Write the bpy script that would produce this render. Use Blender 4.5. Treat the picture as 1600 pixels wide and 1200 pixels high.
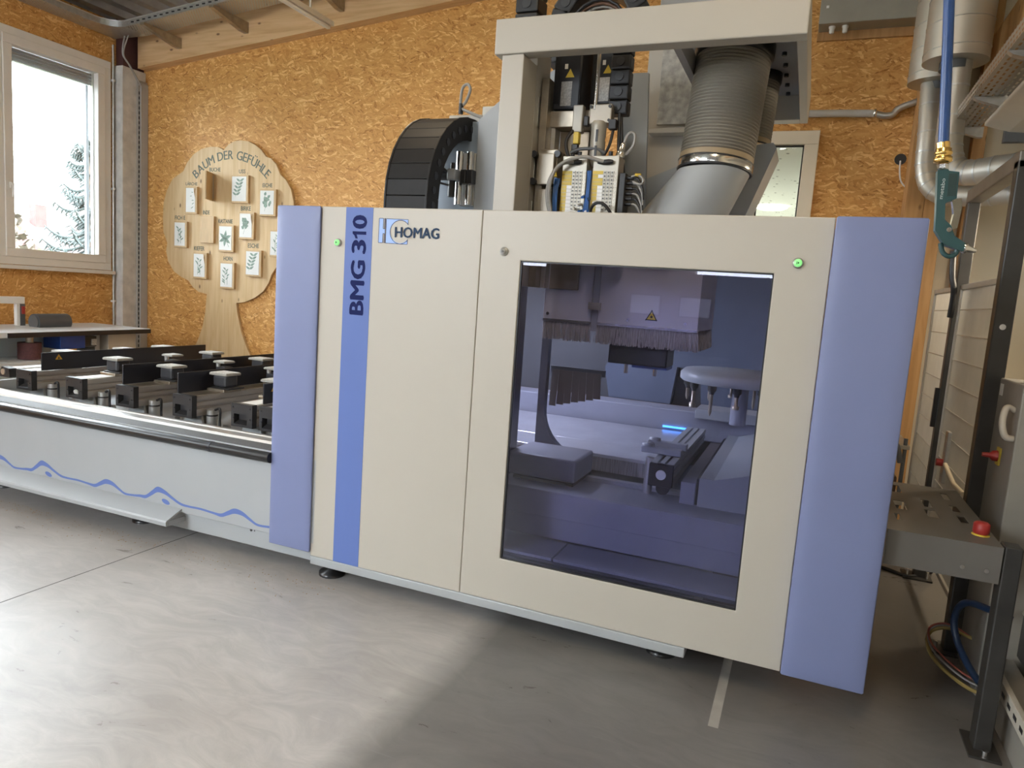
import bpy, bmesh, math, random
from mathutils import Vector, Matrix, Euler
random.seed(7)
R = math.radians
scene = bpy.context.scene
for o in list(bpy.data.objects):
    bpy.data.objects.remove(o)
COL = scene.collection

# ------------------------------------------------------------------ camera
# world axes: X along the machine front, Y into the hall, Z up; machine front plane is y = 0
cam_d = bpy.data.cameras.new('camera')
cam = bpy.data.objects.new('camera', cam_d)
COL.objects.link(cam)
RX = Vector((0.9207771, 0.38395774, 0.06889117))
DN = Vector((0.11168326, -0.09026572, -0.98963577))
FW = Vector((-0.3737598, 0.91892794, -0.12599626))
cam.matrix_world = Matrix((
    (RX[0], -DN[0], -FW[0], 2.400),
    (RX[1], -DN[1], -FW[1], -3.100),
    (RX[2], -DN[2], -FW[2], 1.6556),
    (0, 0, 0, 1)))
cam_d.sensor_width = 36.0
cam_d.lens = 1106.09 / 1600 * 36
cam_d.clip_start = 0.02
cam_d.clip_end = 300
scene.camera = cam

# ------------------------------------------------------------------ world, daylight, exposure
world = bpy.data.worlds.new('overcast_sky')
scene.world = world
world.use_nodes = True
bg = world.node_tree.nodes['Background']
bg.inputs[0].default_value = (0.88, 0.94, 1.0, 1)
# standard overcast sky: zenith three times as bright as the horizon
wn, wl = world.node_tree.nodes, world.node_tree.links
wtc = wn.new('ShaderNodeTexCoord'); wsp = wn.new('ShaderNodeSeparateXYZ'); wl.new(wtc.outputs['Generated'], wsp.inputs[0])
wmx = wn.new('ShaderNodeMath'); wmx.operation = 'MAXIMUM'; wmx.inputs[1].default_value = 0.0; wl.new(wsp.outputs['Z'], wmx.inputs[0])
wma = wn.new('ShaderNodeMath'); wma.operation = 'MULTIPLY_ADD'; wma.inputs[1].default_value = 44.0; wma.inputs[2].default_value = 22.0
wl.new(wmx.outputs[0], wma.inputs[0]); wl.new(wma.outputs[0], bg.inputs[1])
scene.view_settings.view_transform = 'Standard'
scene.view_settings.look = 'None'
scene.view_settings.exposure = -0.36
scene.view_settings.gamma = 1.0
scene.view_settings.use_curve_mapping = False
scene.cycles.max_bounces = 7
scene.cycles.diffuse_bounces = 4
scene.cycles.glossy_bounces = 4
scene.cycles.transparent_max_bounces = 12
scene.cycles.transmission_bounces = 6
scene.cycles.sample_clamp_indirect = 6.0

def area(name, loc, direction, sx, sy, power, color=(1, 1, 1)):
    d = bpy.data.lights.new(name, 'AREA')
    d.shape = 'RECTANGLE'; d.size = sx; d.size_y = sy; d.energy = power; d.color = color
    o = bpy.data.objects.new(name, d); COL.objects.link(o)
    o.location = loc
    o.rotation_euler = Vector(direction).to_track_quat('-Z', 'Y').to_euler()
    return o
# daylight: the overcast sky above shines in through the open window reveals of wall_left and wall_front

# ------------------------------------------------------------------ materials
MATS = {}
def nodes_of(name):
    m = bpy.data.materials.new(name); m.use_nodes = True
    nt = m.node_tree
    return m, nt, nt.nodes['Principled BSDF'], nt.nodes, nt.links
def mat(name, col, rough=0.5, metal=0.0, var=0.05, scale=8.0, bump=0.0, bscale=60.0, stretch=(1, 1, 1), spec=0.5, emit=None, estr=0.0):
    if name in MATS: return MATS[name]
    m, nt, p, N, L = nodes_of(name)
    p.inputs['Roughness'].default_value = rough
    p.inputs['Metallic'].default_value = metal
    p.inputs['Specular IOR Level'].default_value = spec
    tc = N.new('ShaderNodeTexCoord'); mp = N.new('ShaderNodeMapping')
    mp.inputs['Scale'].default_value = stretch
    L.new(tc.outputs['Object'], mp.inputs['Vector'])
    nz = N.new('ShaderNodeTexNoise'); nz.inputs['Scale'].default_value = scale; nz.inputs['Detail'].default_value = 4
    L.new(mp.outputs[0], nz.inputs['Vector'])
    rp = N.new('ShaderNodeValToRGB')
    rp.color_ramp.elements[0].position = 0.3; rp.color_ramp.elements[1].position = 0.7
    rp.color_ramp.elements[0].color = tuple(c * (1 - var) for c in col) + (1,)
    rp.color_ramp.elements[1].color = tuple(min(1, c * (1 + var)) for c in col) + (1,)
    L.new(nz.outputs['Fac'], rp.inputs[0]); L.new(rp.outputs[0], p.inputs['Base Color'])
    if bump > 0:
        n2 = N.new('ShaderNodeTexNoise'); n2.inputs['Scale'].default_value = bscale; n2.inputs['Detail'].default_value = 3
        L.new(mp.outputs[0], n2.inputs['Vector'])
        b = N.new('ShaderNodeBump'); b.inputs['Strength'].default_value = bump; b.inputs['Distance'].default_value = 0.002
        L.new(n2.outputs['Fac'], b.inputs['Height']); L.new(b.outputs[0], p.inputs['Normal'])
    if emit:
        p.inputs['Emission Color'].default_value = emit + (1,); p.inputs['Emission Strength'].default_value = estr
    MATS[name] = m
    return m

def mat_osb(name, tint=(1, 1, 1)):
    """strand board: three layers of stretched cells at different angles, the strongest strand on top"""
    m, nt, p, N, L = nodes_of(name)
    p.inputs['Roughness'].default_value = 0.55
    p.inputs['Specular IOR Level'].default_value = 0.3
    tc = N.new('ShaderNodeTexCoord')
    nzd = N.new('ShaderNodeTexNoise'); nzd.inputs['Scale'].default_value = 5.0; nzd.inputs['Detail'].default_value = 2
    L.new(tc.outputs['Object'], nzd.inputs['Vector'])
    addv = N.new('ShaderNodeVectorMath'); addv.operation = 'MULTIPLY_ADD'
    addv.inputs[1].default_value = (0.06, 0.06, 0.06)
    L.new(nzd.outputs['Color'], addv.inputs[0]); L.new(tc.outputs['Object'], addv.inputs[2])
    prev = None
    for k, (ang, sx, sy) in enumerate(((6, 11, 62), (-26, 13, 74), (32, 14, 78), (-6, 8, 46), (60, 15, 80))):
        mp = N.new('ShaderNodeMapping'); mp.vector_type = 'TEXTURE'
        mp.inputs['Rotation'].default_value = (R(ang), R(ang), 0)
        L.new(addv.outputs[0], mp.inputs['Vector'])
        sc = N.new('ShaderNodeVectorMath'); sc.operation = 'MULTIPLY'
        sc.inputs[1].default_value = (sx, sx, sy); L.new(mp.outputs[0], sc.inputs[0])
        off = N.new('ShaderNodeVectorMath'); off.operation = 'ADD'; off.inputs[1].default_value = (k * 3.1, k * 7.7, k * 1.3)
        L.new(sc.outputs[0], off.inputs[0])
        v = N.new('ShaderNodeTexVoronoi'); v.inputs['Scale'].default_value = 1.0; v.inputs['Randomness'].default_value = 0.95
        L.new(off.outputs[0], v.inputs['Vector'])
        sep = N.new('ShaderNodeSeparateColor'); L.new(v.outputs['Color'], sep.inputs[0])
        edge = N.new('ShaderNodeMath'); edge.operation = 'MULTIPLY'; edge.inputs[1].default_value = 0.22
        L.new(v.outputs['Distance'], edge.inputs[0])
        val = N.new('ShaderNodeMath'); val.operation = 'SUBTRACT'
        L.new(sep.outputs[1], val.inputs[0]); L.new(edge.outputs[0], val.inputs[1])
        if prev is None:
            prev = (sep.outputs[0], val.outputs[0])
        else:
            gt = N.new('ShaderNodeMath'); gt.operation = 'GREATER_THAN'
            L.new(sep.outputs[0], gt.inputs[0]); L.new(prev[0], gt.inputs[1])
            mx = N.new('ShaderNodeMath'); mx.operation = 'MAXIMUM'
            L.new(sep.outputs[0], mx.inputs[0]); L.new(prev[0], mx.inputs[1])
            mix = N.new('ShaderNodeMix'); mix.data_type = 'FLOAT'
            L.new(gt.outputs[0], mix.inputs[0]); L.new(prev[1], mix.inputs[2]); L.new(val.outputs[0], mix.inputs[3])
            prev = (mx.outputs[0], mix.outputs[0])
    fine = N.new('ShaderNodeTexNoise'); fine.inputs['Scale'].default_value = 60; fine.inputs['Detail'].default_value = 3
    L.new(tc.outputs['Object'], fine.inputs['Vector'])
    f2 = N.new('ShaderNodeMath'); f2.operation = 'MULTIPLY_ADD'; f2.inputs[1].default_value = 0.35; 
    L.new(fine.outputs['Fac'], f2.inputs[0]); L.new(prev[1], f2.inputs[2])
    rp = N.new('ShaderNodeValToRGB'); cr = rp.color_ramp
    cols = [(0.0, (0.31, 0.125, 0.030)), (0.14, (0.51, 0.243, 0.066)), (0.45, (0.60, 0.308, 0.090)), (0.90, (0.66, 0.356, 0.117)), (1.0, (0.80, 0.50, 0.205))]
    cr.elements[0].position, cr.elements[0].color = cols[0][0], tuple(a * b for a, b in zip(cols[0][1], tint)) + (1,)
    cr.elements[1].position, cr.elements[1].color = cols[-1][0], tuple(a * b for a, b in zip(cols[-1][1], tint)) + (1,)
    for pos, c in cols[1:-1]:
        e = cr.elements.new(pos); e.color = tuple(a * b for a, b in zip(c, tint)) + (1,)
    L.new(f2.outputs[0], rp.inputs[0]); L.new(rp.outputs[0], p.inputs['Base Color'])
    b = N.new('ShaderNodeBump'); b.inputs['Strength'].default_value = 0.25; b.inputs['Distance'].default_value = 0.003
    L.new(prev[1], b.inputs['Height']); L.new(b.outputs[0], p.inputs['Normal'])
    MATS[name] = m
    return m

def mat_wood(name, light, dark, along='x', knots=True, lam=0.0, rough=0.5):
    m, nt, p, N, L = nodes_of(name)
    p.inputs['Roughness'].default_value = rough
    p.inputs['Specular IOR Level'].default_value = 0.3
    tc = N.new('ShaderNodeTexCoord'); mp = N.new('ShaderNodeMapping')
    s = {'x': (0.7, 9, 9), 'z': (9, 9, 0.7), 'y': (9, 0.7, 9)}[along]
    mp.inputs['Scale'].default_value = s
    L.new(tc.outputs['Object'], mp.inputs['Vector'])
    nz = N.new('ShaderNodeTexNoise'); nz.inputs['Scale'].default_value = 2.4; nz.inputs['Detail'].default_value = 6; nz.inputs['Distortion'].default_value = 0.6
    L.new(mp.outputs[0], nz.inputs['Vector'])
    rp = N.new('ShaderNodeValToRGB')
    rp.color_ramp.elements[0].position = 0.30; rp.color_ramp.elements[0].color = dark + (1,)
    rp.color_ramp.elements[1].position = 0.62; rp.color_ramp.elements[1].color = light + (1,)
    L.new(nz.outputs['Fac'], rp.inputs[0])
    out = rp.outputs[0]
    if knots:
        mk = N.new('ShaderNodeMapping')
        mk.inputs['Scale'].default_value = {'x': (3.2, 6.5, 6.5), 'z': (6.5, 6.5, 3.2), 'y': (6.5, 3.2, 6.5)}[along]
        L.new(tc.outputs['Object'], mk.inputs['Vector'])
        v = N.new('ShaderNodeTexVoronoi'); v.inputs['Scale'].default_value = 1.0
        L.new(mk.outputs[0], v.inputs['Vector'])
        kr = N.new('ShaderNodeValToRGB')
        kr.color_ramp.elements[0].position = 0.045; kr.color_ramp.elements[0].color = (1, 1, 1, 1)
        kr.color_ramp.elements[1].position = 0.11; kr.color_ramp.elements[1].color = (0, 0, 0, 1)
        L.new(v.outputs['Distance'], kr.inputs[0])
        mx = N.new('ShaderNodeMix'); mx.data_type = 'RGBA'
        L.new(kr.outputs[0], mx.inputs[0]); L.new(out, mx.inputs[6]); mx.inputs[7].default_value = (dark[0] * .35, dark[1] * .3, dark[2] * .3, 1)
        out = mx.outputs[2]
    L.new(out, p.inputs['Base Color'])
    MATS[name] = m
    return m

def mat_floor():
    m, nt, p, N, L = nodes_of('floor_concrete')
    tc = N.new('ShaderNodeTexCoord')
    n1 = N.new('ShaderNodeTexNoise'); n1.inputs['Scale'].default_value = 0.9; n1.inputs['Detail'].default_value = 5; n1.inputs['Roughness'].default_value = 0.55
    L.new(tc.outputs['Object'], n1.inputs['Vector'])
    r1 = N.new('ShaderNodeValToRGB')
    r1.color_ramp.elements[0].position = 0.32; r1.color_ramp.elements[0].color = (0.33, 0.307, 0.288, 1)
    r1.color_ramp.elements[1].position = 0.70; r1.color_ramp.elements[1].color = (0.46, 0.437, 0.415, 1)
    L.new(n1.outputs['Fac'], r1.inputs[0])
    # trowel smears: curved streaks
    nd = N.new('ShaderNodeTexNoise'); nd.inputs['Scale'].default_value = 1.4; nd.inputs['Detail'].default_value = 2
    L.new(tc.outputs['Object'], nd.inputs['Vector'])
    va = N.new('ShaderNodeVectorMath'); va.operation = 'MULTIPLY_ADD'; va.inputs[1].default_value = (0.45, 0.45, 0)
    L.new(nd.outputs['Color'], va.inputs[0]); L.new(tc.outputs['Object'], va.inputs[2])
    mp = N.new('ShaderNodeMapping'); mp.inputs['Rotation'].default_value = (0, 0, R(35)); mp.inputs['Scale'].default_value = (2.6, 7.5, 1)
    L.new(va.outputs[0], mp.inputs['Vector'])
    n2 = N.new('ShaderNodeTexNoise'); n2.inputs['Scale'].default_value = 1.6; n2.inputs['Detail'].default_value = 9; n2.inputs['Roughness'].default_value = 0.68; n2.inputs['Distortion'].default_value = 0.8
    L.new(mp.outputs[0], n2.inputs['Vector'])
    r2 = N.new('ShaderNodeValToRGB')
    r2.color_ramp.elements[0].position = 0.40; r2.color_ramp.elements[0].color = (0.89, 0.89, 0.89, 1)
    r2.color_ramp.elements[1].position = 0.66; r2.color_ramp.elements[1].color = (1.09, 1.09, 1.09, 1)
    L.new(n2.outputs['Fac'], r2.inputs[0])
    mx = N.new('ShaderNodeMix'); mx.data_type = 'RGBA'; mx.blend_type = 'MULTIPLY'; mx.inputs[0].default_value = 1
    L.new(r1.outputs[0], mx.inputs[6]); L.new(r2.outputs[0], mx.inputs[7])
    # dark spots and pale scratches
    v = N.new('ShaderNodeTexVoronoi'); v.inputs['Scale'].default_value = 7; L.new(va.outputs[0], v.inputs['Vector'])
    r3 = N.new('ShaderNodeValToRGB')
    r3.color_ramp.elements[0].position = 0.05; r3.color_ramp.elements[0].color = (0.75, 0.75, 0.75, 1)
    r3.color_ramp.elements[1].position = 0.11; r3.color_ramp.elements[1].color = (1, 1, 1, 1)
    L.new(v.outputs['Distance'], r3.inputs[0])
    mx2 = N.new('ShaderNodeMix'); mx2.data_type = 'RGBA'; mx2.blend_type = 'MULTIPLY'; mx2.inputs[0].default_value = 0.12
    L.new(mx.outputs[2], mx2.inputs[6]); L.new(r3.outputs[0], mx2.inputs[7])
    ms = N.new('ShaderNodeMapping'); ms.inputs['Rotation'].default_value = (0, 0, R(-25)); ms.inputs['Scale'].default_value = (2.5, 34, 1)
    L.new(tc.outputs['Object'], ms.inputs['Vector'])
    ns = N.new('ShaderNodeTexNoise'); ns.inputs['Scale'].default_value = 1.2; ns.inputs['Detail'].default_value = 2
    L.new(ms.outputs[0], ns.inputs['Vector'])
    rs = N.new('ShaderNodeValToRGB')
    rs.color_ramp.elements[0].position = 0.70; rs.color_ramp.elements[0].color = (0, 0, 0, 1)
    rs.color_ramp.elements[1].position = 0.76; rs.color_ramp.elements[1].color = (1, 1, 1, 1)
    L.new(ns.outputs['Fac'], rs.inputs[0])
    mx3 = N.new('ShaderNodeMix'); mx3.data_type = 'RGBA'
    sm = N.new('ShaderNodeMath'); sm.operation = 'MULTIPLY'; sm.inputs[1].default_value = 0.22
    L.new(rs.outputs[0], sm.inputs[0]); L.new(sm.outputs[0], mx3.inputs[0])
    L.new(mx2.outputs[2], mx3.inputs[6]); mx3.inputs[7].default_value = (0.60, 0.585, 0.56, 1)
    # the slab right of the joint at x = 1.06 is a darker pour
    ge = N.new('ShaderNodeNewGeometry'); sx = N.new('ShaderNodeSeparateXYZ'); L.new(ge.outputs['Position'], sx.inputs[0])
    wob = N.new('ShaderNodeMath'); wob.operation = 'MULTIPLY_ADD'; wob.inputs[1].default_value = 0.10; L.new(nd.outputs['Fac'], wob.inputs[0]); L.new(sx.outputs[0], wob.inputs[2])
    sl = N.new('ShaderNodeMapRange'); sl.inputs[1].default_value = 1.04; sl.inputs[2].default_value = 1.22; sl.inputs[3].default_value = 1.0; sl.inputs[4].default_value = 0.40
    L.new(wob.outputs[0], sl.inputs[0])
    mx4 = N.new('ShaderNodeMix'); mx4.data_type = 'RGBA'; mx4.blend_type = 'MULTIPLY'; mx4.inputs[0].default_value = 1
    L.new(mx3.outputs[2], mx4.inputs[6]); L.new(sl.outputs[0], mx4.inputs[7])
    L.new(mx4.outputs[2], p.inputs['Base Color'])
    rr = N.new('ShaderNodeMapRange'); rr.inputs[1].default_value = 0.3; rr.inputs[2].default_value = 0.7
    rr.inputs[3].default_value = 0.26; rr.inputs[4].default_value = 0.42
    L.new(n2.outputs['Fac'], rr.inputs[0]); L.new(rr.outputs[0], p.inputs['Roughness'])
    b = N.new('ShaderNodeBump'); b.inputs['Strength'].default_value = 0.05; b.inputs['Distance'].default_value = 0.006
    L.new(n2.outputs['Fac'], b.inputs['Height']); L.new(b.outputs[0], p.inputs['Normal'])
    return m

def mat_glass(name, tint, refl=0.06, rough=0.0):
    """pane: tinted see-through with a mirror coat that grows at grazing angles"""
    m = bpy.data.materials.new(name); m.use_nodes = True
    nt = m.node_tree; N = nt.nodes; L = nt.links; N.clear()
    out = N.new('ShaderNodeOutputMaterial'); mix = N.new('ShaderNodeMixShader')
    tr = N.new('ShaderNodeBsdfTransparent'); tr.inputs[0].default_value = tint + (1,)
    gl = N.new('ShaderNodeBsdfGlossy'); gl.inputs['Roughness'].default_value = rough
    fr = N.new('ShaderNodeFresnel'); fr.inputs[0].default_value = 1.5
    ad = N.new('ShaderNodeMath'); ad.operation = 'ADD'; ad.inputs[1].default_value = refl; ad.use_clamp = True
    L.new(fr.outputs[0], ad.inputs[0]); L.new(ad.outputs[0], mix.inputs[0])
    L.new(tr.outputs[0], mix.inputs[1]); L.new(gl.outputs[0], mix.inputs[2]); L.new(mix.outputs[0], out.inputs[0])
    MATS[name] = m
    return m

def mat_perforated(name, col, sx, sy, fx=0.62, fy=0.4, metal=0.7, rough=0.45, axes='xy'):
    """sheet metal with rows of punched slots (real see-through holes)"""
    m = bpy.data.materials.new(name); m.use_nodes = True
    nt = m.node_tree; N = nt.nodes; L = nt.links
    p = N['Principled BSDF']; p.inputs['Base Color'].default_value = col + (1,); p.inputs['Metallic'].default_value = metal; p.inputs['Roughness'].default_value = rough
    tc = N.new('ShaderNodeTexCoord'); sep = N.new('ShaderNodeSeparateXYZ'); L.new(tc.outputs['Object'], sep.inputs[0])
    a, b = ['xyz'.index(c) for c in axes]
    def band(sock, scale, frac, offs=None):
        mu = N.new('ShaderNodeMath'); mu.operation = 'MULTIPLY'; mu.inputs[1].default_value = scale; L.new(sock, mu.inputs[0])
        s = mu.outputs[0]
        if offs is not None:
            ad = N.new('ShaderNodeMath'); ad.operation = 'ADD'; L.new(s, ad.inputs[0]); L.new(offs, ad.inputs[1]); s = ad.outputs[0]
        fr = N.new('ShaderNodeMath'); fr.operation = 'FRACT'; L.new(s, fr.inputs[0])
        lt = N.new('ShaderNodeMath'); lt.operation = 'LESS_THAN'; lt.inputs[1].default_value = frac; L.new(fr.outputs[0], lt.inputs[0])
        return lt.outputs[0], mu.outputs[0]
    hb, raw = band(sep.outputs[b], sy, fy)
    fl = N.new('ShaderNodeMath'); fl.operation = 'FLOOR'; L.new(raw, fl.inputs[0])
    hf = N.new('ShaderNodeMath'); hf.operation = 'MULTIPLY'; hf.inputs[1].default_value = 0.5; L.new(fl.outputs[0], hf.inputs[0])
    ha, _ = band(sep.outputs[a], sx, fx, hf.outputs[0])
    mu = N.new('ShaderNodeMath'); mu.operation = 'MULTIPLY'; L.new(ha, mu.inputs[0]); L.new(hb, mu.inputs[1])
    iv = N.new('ShaderNodeMath'); iv.operation = 'SUBTRACT'; iv.inputs[0].default_value = 1; L.new(mu.outputs[0], iv.inputs[1])
    L.new(iv.outputs[0], p.inputs['Alpha'])
    MATS[name] = m
    return m

OSB = mat_osb('strand_board')
WOOD_BEAM = mat_wood('glulam_spruce', (0.68, 0.45, 0.24), (0.55, 0.33, 0.155), 'x')
WOOD_POST = mat_wood('glulam_post', (0.50, 0.285, 0.12), (0.37, 0.195, 0.072), 'z')
WOOD_BOARD = mat_wood('spruce_panel', (0.68, 0.50, 0.28), (0.58, 0.39, 0.195), 'z')
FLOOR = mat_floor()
CREAM = mat('cream_powder_coat', (0.47, 0.438, 0.378), 0.42, var=0.012, scale=3, bump=0.04, bscale=700)
PAD = mat('lilac_leatherette', (0.18, 0.21, 0.375), 0.42, var=0.02, scale=5, bump=0.10, bscale=420)
STRIPE = mat('blue_stripe_film', (0.115, 0.175, 0.43), 0.45, var=0.01, spec=0.3)
NAVY = mat('navy_print', (0.010, 0.016, 0.085), 0.6, var=0.0, spec=0.1)
INK = mat('slate_print', (0.035, 0.06, 0.11), 0.6, var=0.0, spec=0.1)
LOGOBLUE = mat('light_blue_print', (0.30, 0.45, 0.80), 0.4, var=0.0)
GREYP = mat('light_grey_paint', (0.365, 0.383, 0.393), 0.4, var=0.02, scale=4, bump=0.03, bscale=500)
GREYM = mat('mid_grey_paint', (0.30, 0.315, 0.33), 0.42, var=0.03, scale=5)
GREYD = mat('dark_grey_paint', (0.10, 0.105, 0.11), 0.45, var=0.05, scale=6)
BLUEGREY = mat('blue_grey_paint', (0.27, 0.33, 0.40), 0.4, var=0.03)
INNER = mat('interior_grey_paint', (0.30, 0.31, 0.36), 0.4, var=0.04, scale=6)
ALU = mat('brushed_aluminium', (0.68, 0.67, 0.65), 0.32, 0.85, var=0.08, scale=6, stretch=(40, 1, 40))
STEEL = mat('worn_steel', (0.40, 0.35, 0.28), 0.35, 0.9, var=0.18, scale=14)
CHROME = mat('bright_steel', (0.80, 0.79, 0.77), 0.18, 1.0, var=0.05)
GALV = mat('galvanised_steel', (0.52, 0.52, 0.50), 0.38, 0.8, var=0.12, scale=22)
BLACK = mat('black_plastic', (0.018, 0.018, 0.020), 0.42, var=0.1, scale=20)
BLACKM = mat('black_anodised', (0.010, 0.011, 0.017), 0.38, var=0.1)
RUBBER = mat('black_rubber', (0.012, 0.012, 0.013), 0.30, var=0.1)
RIB = mat('ribbed_rubber', (0.04, 0.036, 0.033), 0.6, var=0.3, scale=180)
PADTOP = mat('grey_suction_pad', (0.42, 0.41, 0.38), 0.6, var=0.28, scale=90, bump=0.6, bscale=130)
PODBODY = mat('dark_pod_body', (0.035, 0.036, 0.042), 0.45, var=0.08)
WHITE = mat('white_plastic', (0.80, 0.80, 0.78), 0.4, var=0.02)
WINWHITE = mat('window_frame_white', (0.84, 0.80, 0.74), 0.4, var=0.02)
OFFWHITE = mat('cream_wall_panel', (0.66, 0.60, 0.47), 0.55, var=0.02, scale=2)
CONC = mat('concrete', (0.64, 0.62, 0.58), 0.7, var=0.14, scale=9, bump=0.3, bscale=40)
RED = mat('red_plastic', (0.35, 0.03, 0.025), 0.4, var=0.06)
YELLOW = mat('yellow_plastic', (0.62, 0.45, 0.05), 0.45, var=0.05)
BRASS = mat('brass', (0.72, 0.47, 0.15), 0.25, 1.0, var=0.08)
BLUEHOSE = mat('blue_hose', (0.014, 0.05, 0.17), 0.3, var=0.06)
BLUEBOX = mat('deep_blue_paint', (0.012, 0.05, 0.24), 0.4, var=0.08)
TEAL = mat('dark_green_plastic', (0.018, 0.060, 0.062), 0.38, var=0.06)
CABLE = mat('black_cable', (0.014, 0.014, 0.016), 0.45, var=0.0)
GCABLE = mat('grey_cable', (0.30, 0.29, 0.27), 0.45, var=0.03)
HOSE = mat('grey_brown_hose', (0.21, 0.19, 0.155), 0.45, var=0.05)
HOSED = mat('hose_groove_brown', (0.075, 0.065, 0.052), 0.6, var=0.05)
BRISTLE = mat('grey_bristles', (0.38, 0.36, 0.36), 0.6, var=0.45, scale=40, stretch=(6, 6, 0.15))
GREENLIT = mat('green_lit_button', (0.25, 0.75, 0.25), 0.4, emit=(0.25, 0.9, 0.25), estr=0.9)
LEDBLUE = mat('blue_led', (0.1, 0.3, 1.0), 0.4, emit=(0.08, 0.38, 1.0), estr=5.0)
PAPER = mat('white_paper', (0.78, 0.78, 0.75), 0.6, var=0.02)
LEAFINK = mat('green_pencil', (0.24, 0.33, 0.27), 0.7, var=0.35, scale=30)
CAPTION = mat('grey_green_ink', (0.10, 0.115, 0.085), 0.6, var=0.1)
MAROON = mat('sanding_belt', (0.10, 0.035, 0.035), 0.8, var=0.2, scale=60)
BRICKRED = mat('roof_tiles', (0.075, 0.034, 0.030), 0.8, var=0.2, scale=3)
DECK = mat('steel_deck', (0.36, 0.36, 0.35), 0.4, 0.5, var=0.1)
PRIMER = mat('red_brown_primer', (0.075, 0.03, 0.03), 0.6, var=0.1)
GLASS_TINT = mat_glass('violet_tinted_glass', (0.77, 0.77, 0.90), 0.0)
GLASS = mat_glass('clear_glass', (0.95, 0.97, 0.97), 0.0)
TRAYPERF = mat_perforated('perforated_tray', (0.50, 0.50, 0.47), 28, 44, 0.5, 0.35, axes='xy')
TRAYPERFY = mat_perforated('perforated_tray_lengthwise', (0.52, 0.50, 0.45), 14, 30, 0.6, 0.35, axes='yx')
TRAYSIDE = mat_perforated('perforated_tray_side', (0.52, 0.50, 0.45), 20, 32, 0.6, 0.4, axes='yz')

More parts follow.
